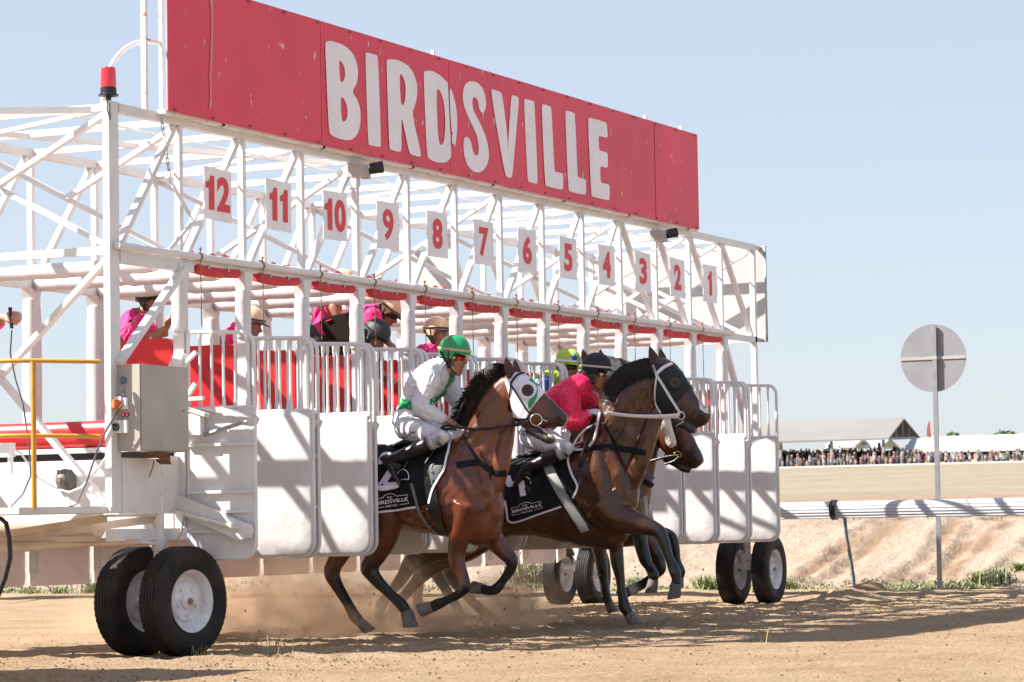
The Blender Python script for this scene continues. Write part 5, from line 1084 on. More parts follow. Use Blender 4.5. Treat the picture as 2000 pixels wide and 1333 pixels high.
attendant('person in pink shirt and dark vest reaching a bare arm to the nearest padded column', dict(pelvis=(246, 680, .1), chest=(262, 640, 0), neckb=(277, 612, 0), head=(292, 590, 0), shn=(280, 632, -.2), eln=(300, 662, -.25), wrn=(326, 640, -.2), hdn=(332, 618, -.2), shf=(262, 628, .2), elf=(285, 660, .25), wrf=(310, 650, .2), hdf=(322, 646, .15)), 2.35, (.1, -1, -.1), (0, 0, 1), hel=M['black'])
attendant('person in pink with cream helmet half hidden behind the second padded column', dict(pelvis=(462, 700, 0), chest=(468, 655, 0), neckb=(484, 638, 0), head=(489, 636, 0), shn=(462, 648, -.2), eln=(455, 680, -.2), wrn=(480, 690, -.2), hdn=(492, 690, -.2), shf=(480, 650, .2), elf=(492, 680, .2), wrf=(505, 690, .2), hdf=(512, 690, .15)), 2.4, (.1, -1, -.25), (0, -.2, 1), hel=CREAM)
attendant('person in pink with dark pad under the arm gripping the rail above stall ten', dict(pelvis=(618, 690, 0), chest=(640, 640, 0), neckb=(655, 590, .1), head=(672, 560, .1), shn=(648, 600, -.2), eln=(652, 600, -.3), wrn=(664, 630, -.3), hdn=(667, 646, -.3), shf=(628, 612, .2), elf=(622, 650, .25), wrf=(628, 680, .2), hdf=(632, 690, .15)), 4.1, (0, -1, .2), (0, 0, 1), hel=CREAM)
ps = attendant('person in pink and sunglasses bending forward over a black helmet', dict(pelvis=(690, 640, .2), chest=(722, 622, .1), neckb=(742, 606, 0), head=(760, 611, 0), shn=(728, 618, -.2), eln=(738, 660, -.2), wrn=(752, 672, -.2), hdn=(758, 676, -.2), shf=(732, 615, .2), elf=(745, 650, .2), wrf=(760, 672, .2), hdf=(765, 676, .15)), 4.45, (0, -.75, -.6), (0, -.6, .75), cap=True, hel=CREAM)
attendant('person with cream helmet just behind the green helmeted rider', dict(pelvis=(836, 740, 0), chest=(838, 695, 0), neckb=(845, 672, 0), head=(853, 654, 0), shn=(826, 690, -.2), eln=(818, 720, -.25), wrn=(832, 735, -.2), hdn=(840, 735, -.2), shf=(850, 690, .2), elf=(860, 715, .25), wrf=(870, 735, .2), hdf=(878, 735, .2)), 4.9, (-.1, -1, -.05), (0, 0, 1), hel=CREAM)
# jockey still in stall ten: only cap, shoulders
attendant('person in a plain black helmet still waiting inside a stall', dict(pelvis=(712, 745, 0), chest=(716, 700, 0), neckb=(725, 678, 0), head=(732, 660, 0), shn=(706, 695, -.18), eln=(702, 730, -.2), wrn=(725, 745, -.15), hdn=(735, 745, -.15), shf=(728, 695, .18), elf=(738, 725, .2), wrf=(750, 740, .15), hdf=(760, 740, .15)), 3.22, (0, -.8, -.6), (0, -.6, .8), hel=mat('black_velvet', (.03, .03, .035), .6), vest=False, shirt=(.03, .03, .035), gr=None)
mb = MB(); Q1 = [pp(*v, 3.72) for v in ((623, 628), (640, 619), (672, 612), (690, 655), (688, 664), (640, 664))]; Q2 = [v+Vector((.05, 0, 0)) for v in Q1]; n = len(Q1); mb.add(Q1+Q2, [tuple(range(n)), tuple(range(2*n-1, n-1, -1))]+[(i, (i+1) % n, n+(i+1) % n, n+i) for i in range(n)]); pd_ = mb.build('leather_pad', mat('pad_brown', (.014, .009, .006), .9, bump=.2, spec=.15)); tag(pd_, 'dark brown leather pad with a red tag held by the attendant above stall ten', 'pad')
mb = MB(); a_, b_ = pp(637, 628, 3.71), pp(648, 624, 3.71); mb.bar(a_, b_, .006, .018, up=(1, 0, 0)); mb.build('tag', M['numred'], pd_)
# arm reaching in from the left with the release button
hx = -1.2; root = thing('person', 'person at the left frame edge, pink cuff and fist holding a corded button', 'person', tuple(pp(-60, 720, hx))); o = Org()
W0 = [pp(a, b, hx) for a, b in ((-150, 640), (-70, 665), (-20, 640), (2, 625))]; o.limb(W0, [.09, .075, .062, .05], (.80, .02, .20), 0); wr_ = pp(8, 620, hx); o.limb([W0[2], wr_], [.04, .034], (.45, .22, .15), 2)
fist(o, wr_, Vector((0, -1, .1)), Vector((-.6, 0, .8)), (.45, .22, .15), 1.25); o.limb([pp(-140, 600, hx), pp(-150, 680, hx+.1), pp(-150, 780, hx+.1)], [.12, .17, .15], (.80, .02, .20), 0); o.limb([pp(-150, 780, hx+.1), pp(-150, 880, hx+.1), pp(-150, 975, hx+.1)], [.14, .09, .06], (.04, .045, .06), 1)
add_head(o, pp(-135, 545, hx+.1), (0, -1, 0), (0, 0, 1), (.45, .22, .15), 1.0, neck_to=pp(-140, 590, hx+.1), hair=(.08, .05, .03)); o.build('body', [CLOTH, CLOTH, SKIN], root, vox=.008, it=3, fold=(.006, (0,)))
mb = MB(); c0 = pp(20, 606, hx-.03); c1 = pp(23, 642, hx-.03); mb.tube([c0, c1], .014, 10); mb.tube([c0+Vector((0, 0, .0)), c0+Vector((0, 0, .02))], .016, 10); bt = mb.build('button_handle', M['black']); tag(bt, 'black hand held start button gripped in the fist at far left', 'remote')
# ================================================================ GROUND AND LAND
def vnoise(X, Y, seed=0):
    xi = np.floor(X).astype(np.int64); yi = np.floor(Y).astype(np.int64); fx = X-xi; fy = Y-yi
    fx = fx*fx*(3-2*fx); fy = fy*fy*(3-2*fy)
    def h(a, b):
        n = (a*374761393+b*668265263+seed*1442695041) & 0xffffffff; n = ((n ^ (n >> 13))*1274126177) & 0xffffffff
        return ((n ^ (n >> 16)) & 0xffff)/65535.
    return (h(xi, yi)*(1-fx)+h(xi+1, yi)*fx)*(1-fy)+(h(xi, yi+1)*(1-fx)+h(xi+1, yi+1)*fx)*fy
def fbm(X, Y, o, seed=0):
    s = 0; a = 1.; t = 0
    for i in range(o): s = s+a*vnoise(X*2**i, Y*2**i, seed+i); t += a; a *= .5
    return s/t*2-1
def gmat(name, c1, c2, c3, sc=(1.2, 9.), bump=.5, bs=60., rough=.95, stretch=None):
    m = bpy.data.materials.new(name); m.use_nodes = True; n = m.node_tree; L = n.links.new; b = n.nodes['Principled BSDF']; b.inputs['Roughness'].default_value = rough; b.inputs['Specular IOR Level'].default_value = .15
    tc = n.nodes.new('ShaderNodeTexCoord'); co = tc.outputs['Object']
    if stretch: mp = n.nodes.new('ShaderNodeMapping'); mp.inputs['Scale'].default_value = stretch; L(co, mp.inputs[0]); co = mp.outputs[0]
    cur = None
    for i, (s, c, lo, hi) in enumerate(((sc[0], c2, .4, .65), (sc[1], c3, .5, .72))):
        t = n.nodes.new('ShaderNodeTexNoise'); t.inputs['Scale'].default_value = s; t.inputs['Detail'].default_value = 8; t.inputs['Roughness'].default_value = .65; L(co, t.inputs['Vector'])
        r = n.nodes.new('ShaderNodeMapRange'); r.inputs[1].default_value = lo; r.inputs[2].default_value = hi; L(t.outputs[0], r.inputs[0])
        x = n.nodes.new('ShaderNodeMix'); x.data_type = 'RGBA'; L(r.outputs[0], x.inputs[0]); x.inputs[7].default_value = (*c, 1)
        if cur: L(cur, x.inputs[6])
        else: x.inputs[6].default_value = (*c1, 1)
        cur = x.outputs[2]
    L(cur, b.inputs['Base Color'])
    t = n.nodes.new('ShaderNodeTexNoise'); t.inputs['Scale'].default_value = bs; t.inputs['Detail'].default_value = 8; t.inputs['Roughness'].default_value = .7; L(co, t.inputs['Vector'])
    bp = n.nodes.new('ShaderNodeBump'); bp.inputs['Strength'].default_value = bump; bp.inputs['Distance'].default_value = .05; L(t.outputs[0], bp.inputs['Height']); L(bp.outputs[0], b.inputs['Normal'])
    return m
SAND = gmat('track_sand', (.405, .285, .180), (.320, .208, .120), (.49, .375, .265), (1.1, 16.), 1.0, 26.)
SAND2 = gmat('pale_sand', (.36, .283, .222), (.29, .215, .16), (.43, .35, .28), (1.3, 9.), 1., 12.)
FIELD = gmat('dry_grass_field', (.250, .205, .150), (.185, .165, .105), (.31, .26, .20), (.11, 1.1), 1., 4., stretch=(.4, 1, 1))
def grid(name, xs, ys, zf, m, label, kind='structure'):
    X, Y = np.meshgrid(xs, ys, indexing='ij'); Z = zf(X, Y); nx, ny = X.shape
    me = bpy.data.meshes.new(name); V = np.stack([X, Y, Z], -1).reshape(-1, 3)
    i = np.arange((nx-1)*(ny-1)); a = (i//(ny-1))*ny+i % (ny-1); F = np.stack([a, a+ny, a+ny+1, a+1], 1)
    me.vertices.add(len(V)); me.vertices.foreach_set('co', V.astype(np.float32).ravel()); me.loops.add(len(F)*4); me.loops.foreach_set('vertex_index', F.astype(np.int32).ravel())
    me.polygons.add(len(F)); me.polygons.foreach_set('loop_start', np.arange(0, len(F)*4, 4, dtype=np.int32)); me.update(calc_edges=True); me.polygons.foreach_set('use_smooth', [True]*len(F))
    o = link(name, me, m); tag(o, label, None, None, kind); return o
HY = at(1658, 1160, 0, 13.2).y
def ztrack(X, Y):
    z = .012*fbm(X*1.1, Y*2.2, 3, 3)+.014*fbm(X*5, Y*7, 4, 11)
    churn = np.exp(-((Y+.9)/1.6)**2)*(X > -1.5)  # hoof churned strip in front of the gate
    z = z+churn*(.035*np.maximum(fbm(X*3, Y*5, 4, 21), -.1)+.02*fbm(X*11, Y*14, 3, 31)+.03*np.exp(-((X-4)/3.)**2))
    z = z+.045*np.maximum(0, fbm(X*2.3, Y*4.5, 4, 41)-.15)*np.exp(-((Y-.3)/1.2)**2)*(X < .5)
    z = z-.02*np.exp(-((Y+.02)/.5)**2)*(np.abs(X+.3) < .5)
    e = np.clip((X-13.4)/.7, 0, 1); z = z*(1-.3*e)+.10*e*e*(3-2*e)*(1+.4*fbm(X*2, Y*1.2, 3, 51))
    # spoil heap under the rail
    z = z+.15*np.exp(-((X-13.15)/.28)**2-((Y-HY)/.34)**2)*(1+.35*fbm(X*8, Y*8, 3, 61))
    return z
grid('race_track', np.concatenate([np.arange(-90, -6, 2.), np.arange(-6, 14.31, .045)]), np.concatenate([np.arange(-90, -8.4, 2.), np.arange(-8.4, 4.6, .05), np.arange(4.6, 22, .3), np.arange(22, 90, 2.)]), ztrack, SAND, 'churned tan sand of the race track')
def zland(X, Y):
    X = X+2.
    t = np.clip((X-16.6)/3.6, 0, 1); w = .45*fbm(Y*.35+3, X*.1, 3, 71); t = np.clip(t+w*t*(1-t), 0, 1)
    bank = .88*t*t*(3-2*t)
    z = .07+bank+np.maximum(0, X-20.5)*.0214+(.05*fbm(X*1.5, Y*1.2, 4, 81)+.03*fbm(X*6, Y*5, 3, 85))*np.clip((X-16.3)*2, 0, 1)*np.clip(2-(X-24)/12, .3, 1)
    # wheel ruts climbing the bank
    for y0, sl in ((.35, .55), (.62, .55), (-.62, .5), (-.95, .5), (-1.9, .5)):
        c = y0+.0-(X-17)*(-sl)*(-1)*-.5
        d = Y-(y0-(X-17.2)*.10)-.12*fbm(X*1.1, Y*0+y0*7, 2, 17)
        z = z-.045*np.exp(-(d/.11)**2)*(1+1.2*fbm(X*2, Y*2, 3, 19))*np.clip((X-16.9)*3, 0, 1)*np.clip((20.4-X)*2, 0, 1)*(1+.4*np.sin(X*25))
        z = z+.04*np.exp(-((d-.2)/.09)**2)*np.clip((X-16.9)*3, 0, 1)*np.clip((20.6-X)*2, 0, 1)*(1+.8*fbm(X*6, Y*6, 3, 91))
    return z
nb_ = SAND2.node_tree; bs_ = nb_.nodes['Principled BSDF']; lk = bs_.inputs['Base Color'].links[0].from_socket
a_ = nb_.nodes.new('ShaderNodeAttribute'); a_.attribute_name = 'rut'; mxr = nb_.nodes.new('ShaderNodeMix'); mxr.data_type = 'RGBA'; nb_.links.new(a_.outputs['Fac'], mxr.inputs[0]); nb_.links.new(lk, mxr.inputs[6]); mxr.inputs[7].default_value = (.225, .150, .098, 1); nb_.links.new(mxr.outputs[2], bs_.inputs['Base Color'])
ib = grid('infield_bank', np.concatenate([np.arange(14.2, 20, .05), np.arange(20, 40, .5)]), np.concatenate([np.arange(-90, -4.2, 2.), np.arange(-4.2, 18.05, .06)]), zland, SAND2, 'pale sandy bank beside the track')
V_ = np.array([v.co[:] for v in ib.data.vertices]); XX = V_[:, 0]+2; YY = V_[:, 1]; mk = np.zeros(len(V_))
for y0 in (.35, .62, -.62, -.95, -1.25):
    d = YY-(y0-(XX-17.2)*.10)-.12*fbm(XX*1.1, YY*0+y0*7, 2, 17); mk = np.maximum(mk, np.clip(1.35-np.abs(d+.02)/.13, 0, 1)*np.clip((XX-16.7)*2.5, 0, 1)*np.clip((20.6-XX)*2, 0, 1))
mk = np.clip(mk*(.8+1.6*fbm(XX*3, YY*4, 4, 23)), 0, 1); mk = np.maximum(mk, np.clip((XX-20.1)*1.2+.5*fbm(XX*2, YY*1.4, 3, 29), 0, .55))
ib.data.attributes.new('rut', 'FLOAT', 'POINT').data.foreach_set('value', mk.astype(np.float32))
def zfar(X, Y):
    z = .92+np.maximum(0, np.minimum(X, 352)-20.5)*.0214+np.maximum(0, X-352)*.004+.05*fbm(X*.15, Y*.15, 3, 5); t = np.clip((X-39)/2, 0, 1); return z-.12*(1-t)
grid('infield', np.concatenate([np.arange(38.5, 120, 1.5), np.arange(120, 900, 12)]), np.concatenate([np.arange(-120, 260, 4)]), zfar, FIELD, 'dry straw coloured infield grass')
def zbase(X, Y): return -.14+.0*X+.02*fbm(X*.4, Y*.4, 3, 8)
grid('ground', np.linspace(-400, 14, 60), np.linspace(-400, 400, 90), zbase, SAND, 'tan sand surrounding the track')
# far left land beyond the bank
grid('infield_bank', np.concatenate([np.arange(14.2, 40, .5)]), np.arange(18, 90, .5), zland, SAND2, 'pale sandy bank running off behind the gate')
# stones and clods
mb = MB(); R_ = random.Random(3)
def zt1(x, y): return float(ztrack(np.array([[x]]), np.array([[y]]))[0, 0])
xs = rng.uniform(-4.5, 13.9, 11000); ys = np.where(rng.random(11000) < .6, rng.normal(-1.2, 1.3, 11000), rng.uniform(-7, 3.5, 11000)); zs = ztrack(xs[None, :], ys[None, :])[0]
for x, y, z in zip(xs, ys, zs):
    s = .003+.013*R_.random()**4; n = 5; ph = R_.random()*6
    r1 = [(x+s*math.cos(ph+2*math.pi*j/n)*R_.uniform(.7, 1.2), y+s*math.sin(ph+2*math.pi*j/n)*R_.uniform(.7, 1.2), z-.004) for j in range(n)]
    r2 = [(x+(p[0]-x)*.75, y+(p[1]-y)*.75, z+s*R_.uniform(.5, .9)) for p in r1]
    mb.add(r1+r2, [(j, (j+1) % n, n+(j+1) % n, n+j) for j in range(n)]+[tuple(range(n, 2*n))])
tag(mb.build('clods', SAND), 'small clods and pebbles scattered over the track', None, None, 'stuff')
# ---------------------------------------------------------------- vegetation
GREEN = mat('scrub_green', (.15, .20, .055), .7, col2=(.23, .26, .10), nscale=30); GREYG = mat('saltbush', (.24, .27, .15), .8, col2=(.30, .30, .19), nscale=20); STRAW = mat('straw', (.32, .25, .15), .8, col2=(.24, .18, .10), nscale=20)
def tuft(x, y, z, h, n, m, name, label, spread=.8, grp=None, w=.006, leaf=0):
    mb = MB(); t = bpy.data.objects.new
    for i in range(n):
        a = R_.random()*6.283; l = h*R_.uniform(.45, 1); sp = spread*R_.random(); bx = x+R_.gauss(0, h*.28)*spread; by = y+R_.gauss(0, h*.28)*spread
        p0 = Vector((bx, by, z-.01)); p1 = p0+Vector((math.cos(a)*sp*l*.4, math.sin(a)*sp*l*.4, l*.65)); p2 = p1+Vector((math.cos(a)*sp*l*.5, math.sin(a)*sp*l*.5, l*.3))
        d = Vector((math.cos(a+1.57), math.sin(a+1.57), 0))*w
        mb.add([p0-d, p0+d, p1+d*.7, p1-d*.7, p2], [(0, 1, 2, 3), (3, 2, 4)])
        for j in range(leaf):
            q = p0.lerp(p2, R_.uniform(.3, 1)); b = R_.random()*6.28; e = Vector((math.cos(b), math.sin(b), R_.uniform(-.3, .6)))*h*.12; f = Vector((-math.sin(b), math.cos(b), 0))*h*.035; mb.add([q, q+e*.5+f, q+e, q+e*.5-f], [(0, 1, 2, 3)])
    o = mb.build(name, m, None, fix=False); tag(o, label, 'plant', grp); return o
def G(px, py): v = at(px, py, 2, .1); return v.x, v.y, float(zland(np.array([[v.x]]), np.array([[v.y]]))[0, 0]) if v.x > 14.2 else zt1(v.x, v.y)
def onland(px, py):
    """first ground point under a photo pixel on the bank"""
    lo = .0
    for i in range(400):
        X = 14.22+i*.03; v = at(px, py, 0, X); z = float(zland(np.array([[X]]), np.array([[v.y]]))[0, 0])
        if v.z <= z: return X, v.y, z
    return G(px, py)
for px, py, h, n, m, lab in ((530, 1278, .28, 26, STRAW, 'dry twiggy weed growing in the sand right of the near wheels'), (388, 1278, .12, 22, GREEN, 'small green weed against the near wheel'), (1492, 1253, .16, 24, STRAW, 'dry weed in the dark shadow band at lower centre right')):
    v = at(px, py, 2, 0.01); tuft(v.x, v.y, zt1(v.x, v.y), h, n, m, 'weed', lab, 1.2, w=.004, leaf=2)
for i, (px, py, h, n, m, lab) in enumerate(((120, 1168, .22, 70, GREEN, 'green tuft under the rear skirts at far left'), (185, 1166, .32, 110, GREEN, 'taller green tuft just left of the near wheels'), (60, 1166, .13, 60, STRAW, 'straw coloured tuft at the far left track edge'), (1380, 1152, .24, 150, GREEN, 'bright green tuft left of the far wheels'), (1030, 1135, .42, 130, GREYG, 'pale green clump behind the galloping forelegs'), (1245, 1150, .22, 120, GREYG, 'greyish clump between the raised hooves'), (1915, 1140, .17, 130, GREEN, 'round green tuft right of the disc post'), (1948, 1140, .26, 170, GREYG, 'grey green saltbush at the right of the bank'), (1894, 1155, .12, 120, GREYG, 'low leafy plant at the right end of the track edge'), (1540, 1152, .16, 80, GREEN, 'low green plant just right of the far wheels'), (1990, 1115, .14, 90, GREEN, 'green tuft at the right frame edge'))):
    x, y, z = onland(px, py); tuft(x, y, z, h, n, m, 'shrub', lab, 1.1, w=.008, leaf=4)
# low ground cover
mb = MB()
def blades(n, fx, fy, h, w):
    for i in range(n):
        x, y = fx(), fy(); z = float(zland(np.array([[x]]), np.array([[y]]))[0, 0]); l = h*R_.uniform(.4, 1.1); a = R_.random()*6.28
        d = Vector((math.cos(a)*w, math.sin(a)*w, 0)); q = Vector((x, y, z)); mb.add([q-d, q+d, q+Vector((R_.gauss(0, l*.5), R_.gauss(0, l*.5), l))], [(0, 1, 2)])
blades(5200, lambda: R_.gauss(14.9, .25), lambda: R_.choice([-1.6, -.9, -.6, .7, 2.5, 4.2, 6, 9, 12])+R_.gauss(0, .35), .05, .018)
tag(mb.build('ground_cover', mat('creeper', (.20, .24, .10), .8, col2=(.28, .27, .15), nscale=4), None, fix=False), 'patchy low green creeper along the foot of the bank', None, None, 'stuff')
mb = MB(); blades(1500, lambda: R_.uniform(17.7, 20), lambda: R_.uniform(-3.5, 16), .09, .01); blades(500, lambda: R_.uniform(18, 18.8), lambda: R_.uniform(2.2, 3.2), .13, .01)
tag(mb.build('grass', mat('bank_grass', (.27, .26, .12), .8, col2=(.34, .28, .16), nscale=2), None, fix=False), 'sparse dry grass on top of the bank', None, None, 'stuff')
mb = MB(); x, y, z = onland(1690, 1158); mb.ell((x, y, z+.0), (.28, .26, .12), 16, 8)
for i, v in enumerate(mb.v): mb.v[i] = tuple(Vector(v)+Vector((R_.gauss(0, .008), R_.gauss(0, .008), R_.gauss(0, .006))))
tag(mb.build('sand_mound', gmat('mound', (.32, .21, .14), (.27, .17, .11), (.36, .25, .18), (3, 20))), 'rounded brown mound of earth left of the disc post', 'mound')
# ---------------------------------------------------------------- inside rail
RX = 13.3
rail = thing('running_rail', 'white ribbed plastic running rail on curved dark posts beyond the gate', 'rail', (13.3, 0, 0))
RW = mat('rail_white', (.46, .47, .50), .35, col2=(.42, .42, .45), nscale=4)
def railseg(y0, y1):
    mb = MB(); n = max(2, int(abs(y1-y0)/.4)); rings = []
    prof = [(-.05, .945), (-.075, .955), (-.07, .985), (-.082, .99), (-.075, 1.02), (-.086, 1.025), (-.078, 1.06), (-.085, 1.065), (-.07, 1.10), (-.075, 1.105), (-.045, 1.145), (0, 1.162), (.05, 1.145), (.08, 1.08), (.08, .98), (.05, .945)]
    for i in range(n+1):
        y = y0+(y1-y0)*i/n; rings.append([(RX+x*.93, y, .927+(z-.927)*.925) for x, z in prof])
    mb.loft(rings); o = mb.build('rail_section', RW, rail)
YJ = at(1630, 998, 0, RX).y; railseg(-8, YJ-.03); railseg(YJ+.03, 8); railseg(8.05, 30)
mb = MB(); mb.lathe((RX, YJ, 1.045), (0, 1, 0), [(.0, -.03), (.118, -.03), (.118, .03), (.0, .03)], 20); mb.build('rail_joiner', M['black'], rail)
PD = mat('post_dark', (.13, .14, .15), .5)
for y in (at(1650, 1015, 0, RX).y, -3.4, 11.5, 15):
    mb = MB(); mb.tube([(RX, y, .95), (RX-.02, y-.02, .75), (RX-.03, y-.07, .48), (RX-.03, y-.10, .25), (RX-.03, y-.11, -.05)], .028, 10, flat=.7); mb.build('rail_post', PD, rail)
# round marker disc seen from behind
dx = 14.5; top = at(1824, 637, 0, dx); bot = at(1836, 1156, 0, dx)
dsc = thing('marker_sign', 'round white marker disc seen from the back on a tall galvanised post beyond the rail', 'sign', (dx, bot.y, 0))
mb = MB(); a = Vector((dx-.0, bot.y, -.1)); b = Vector((dx, top.y, top.z)); u = b-a
mb.bar(a, b, .055, .035, up=(1, 0, 0)); mb.build('post', M['steel'], dsc)
c = at(1823.5, 700, 0, dx+.05); r = (at(1760, 700, 0, dx+.05)-at(1888, 700, 0, dx+.05)).length/2
mb = MB(); mb.lathe((dx+.03, c.y, c.z), (1, 0, 0), [(.0, .0), (r, .0), (r, .004), (.0, .004)], 64); mb.build('disc', mat('disc_back', (.27, .27, .295), .5, .2, col2=(.24, .24, .26), nscale=3), dsc)
mb = MB(); mb.box(dx+.02, dx+.029, c.y-r*.99, c.y+r*.99, c.z-.018, c.z+.018); mb.box(dx-.022, dx-.018, c.y-.06, c.y+.04, c.z-.02, c.z+.02); mb.build('crossbar', M['grey'], dsc)
# ---------------------------------------------------------------- far side: grandstand shed, tents, crowd
XF = 350.
def F(px, py, X=XF): return at(px, py, 0, X)
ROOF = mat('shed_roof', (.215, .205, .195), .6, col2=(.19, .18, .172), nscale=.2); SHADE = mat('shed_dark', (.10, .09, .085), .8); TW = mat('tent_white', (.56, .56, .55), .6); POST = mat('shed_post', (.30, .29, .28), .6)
shed = thing('grandstand_shed', 'long open sided shed with grey gabled roof behind the crowd', 'shed', (XF, F(1600, 900).y, F(1600, 912).z))
rl_, rr_ = F(1490, 818, XF+9), F(1766, 817, XF+9); el, er = F(1490, 857, XF), F(1738, 856, XF); g3 = F(1797, 854, XF+19)
yR = rr_.y; yE = er.y; zE = er.z; zRd = rr_.z
mb = MB(); Y0 = 175.; th = .25
def roofpt(x, y, z): return (x, y, z)
A_ = [(XF-.5, yE, zE), (XF+9, yR, zRd), (XF+9, Y0, zRd), (XF-.5, Y0, zE)]; B_ = [(XF+9, yR, zRd), (XF+19, g3.y, g3.z), (XF+19, Y0, g3.z), (XF+9, Y0, zRd)]
for Q in (A_, B_): mb.add(Q+[(a, b, c-th) for a, b, c in Q], [(0, 1, 2, 3), (7, 6, 5, 4), (0, 4, 5, 1), (1, 5, 6, 2), (2, 6, 7, 3), (3, 7, 4, 0)])
mb.build('roof', ROOF, shed)
zg = F(1600, 912).z-.3
for i in range(7):
    y = yE+1-i*-1*9.; y = yE+.8+i*7.2
    mb = MB(); mb.box(XF, XF+.35, y, y+.35, zg, zE-.1); mb.build('post', POST, shed)
    mb = MB(); mb.box(XF+17, XF+17.35, y-1, y-.65, zg, zE-.1); mb.build('post', POST, shed)
mb = MB()
for t in (.12, .3, .5, .7, .88):
    p = Vector(A_[0]).lerp(Vector(B_[1]), t); z2 = zE+(zRd-zE)*(1-abs(t-.5)*2)
    mb.bar((p.x, p.y+.3, p.z), (p.x, p.y+.3, z2), .18)
mb.bar(Vector(A_[0])+Vector((0, .3, -.1)), Vector(B_[1])+Vector((0, .3, -.1)), .3); mb.build('gable_truss', POST, shed)
mb = MB(); mb.box(XF+18, XF+18.3, yE+2, Y0, zg, zE-1.2); mb.build('shade_backdrop', SHADE, shed)  # dark sheet standing in for the shade inside the open shed
def tent(px0, px1, pyr, pye, pyb, X, m, label, nb):
    t = thing('marquee', label, 'tent', (X, F(px0, pyb, X).y, F(px0, pyb, X).z)); ya, yb = F(px0, pye, X).y, F(px1, pye, X).y; ze, zr, zb = F(px0, pye, X).z, F(px0, pyr, X+4).z, F(px0, pyb, X).z
    mb = MB(); n = nb*6; rings = []
    for i in range(n+1):
        y = ya+(yb-ya)*i/n; sag = .12*abs(math.sin(math.pi*i/6)); rings.append([(X, y, ze), (X+4, y, zr-sag), (X+8, y, ze), (X+8, y, ze-.3), (X+4, y, zr-.2-sag), (X, y, ze-.3)])
    mb.loft(rings); o = mb.build('canopy', m, t)
    for p in o.data.polygons: p.use_smooth = False
    for i in range(nb+1):
        y = ya+(yb-ya)*i/nb; mb = MB(); mb.box(X, X+.15, y-.08, y+.08, zb-.3, ze); mb.build('pole', TW, t)
    return t
tent(1800, 2080, 853, 881, 908, XF+1, TW, 'long white marquee with scalloped roof at the right of the crowd', 6)
tent(1764, 1800, 856, 880, 900, XF+4, mat('tent_grey', (.36, .40, .42), .6), 'small grey blue tent between the shed and the long white marquee', 1)
for px, X, w, lab in ((1640, XF+40, 60, 'low white tent roof glimpsed through the open shed'), (1700, XF+44, 46, 'second white tent roof seen through the shed near its gable end')):
    tent(px-w/2, px+w/2, 858, 872, 900, X, TW, lab, 2)
# white barrier fence in front of the crowd
fn = thing('crowd_fence', 'low white crowd barrier across the far side of the infield', 'fence', (XF-6, F(1700, 912, XF-6).y, F(1700, 915, XF-6).z))
ya, yb = F(1380, 911, XF-6).y, F(2100, 908, XF-6).y; zf = F(1700, 912, XF-6).z
mb = MB(); mb.box(XF-6, XF-5.9, yb, ya, zf, zf+.28); mb.box(XF-6, XF-5.9, yb, ya, zf-.45, zf-.3); mb.build('rail', TW, fn)
mb = MB()
for i in range(40): y = yb+(ya-yb)*i/39; mb.box(XF-5.88, XF-5.8, y, y+.12, zf-1.2, zf+.1)
mb.build('fence_posts', TW, fn)
# crowd
CROWD = mat('crowd', (.5, .5, .5), .8, attr='col')
def crowd(n):
    V = []; Fc = []; C = []
    pal = [tuple((c*.62+sum(q_)/3*.38)*.62 for c in q_) for q_ in [(.55, .5, .5), (.7, .68, .66), (.7, .67, .66), (.06, .07, .12), (.05, .05, .06), (.10, .14, .3), (.5, .08, .12), (.65, .16, .32), (.2, .28, .35), (.45, .35, .12), (.6, .5, .42), (.12, .3, .3), (.25, .1, .08), (.7, .35, .4)]]  # clothing hues greyed to imitate distance haze
    for i in range(n):
        row = R_.choice([0, 0, 0, 1, 2, 2, 3, 3, 4, 5]); X = XF-4+row*3.4+R_.random()*2; y = R_.uniform(86, 150); z0 = .92+(min(X, 352)-20.5)*.0214+R_.uniform(-.1, .1)+.22*row
        h = 1.7*R_.uniform(.85, 1.05); sit = row == 0 and R_.random() < .75
        if sit: h *= .72
        body = R_.choice(pal); body = body if row < 2 or R_.random() < .35 else R_.choice([(.02, .025, .05), (.015, .015, .02), (.05, .05, .07), (.10, .06, .05)]); leg = R_.choice([(.05, .06, .1), (.35, .28, .2), (.12, .12, .13), (.3, .17, .12)]); skin = (.4, .22, .15); hat = R_.choice([(.5, .4, .28), (.6, .55, .48), (.04, .03, .03), (.2, .1, .05)])  # rear rows coloured mostly dark, imitating the shade under the roof
        for (zc, hh, w, d, c) in ((h*.24, h*.24, .15, .12, leg), (h*.64, h*.2, .23, .14, body), (h*.91, h*.075, .1, .1, skin), (h*.98, h*.03, .15, .15, hat)):
            o = len(V); nn = 6
            for s in (-1, 1):
                for k in range(nn):
                    a = 2*math.pi*k/nn; q = .8 if s > 0 else 1; V.append((X+d*q*math.cos(a), y+w*q*math.sin(a), z0+zc+s*hh))
            Fc += [(o+k, o+(k+1) % nn, o+nn+(k+1) % nn, o+nn+k) for k in range(nn)]+[tuple(range(o+nn, o+2*nn))]; C += [(*c, 1)]*(2*nn)
    me = bpy.data.meshes.new('crowd'); me.from_pydata(V, [], Fc); at_ = me.color_attributes.new('col', 'FLOAT_COLOR', 'POINT'); at_.data.foreach_set('color', np.array(C, dtype=np.float32).ravel())
    o = link('crowd', me, CROWD); tag(o, 'dense far-off crowd of spectators under the shed and tents', None, None, 'stuff')
crowd(1100)
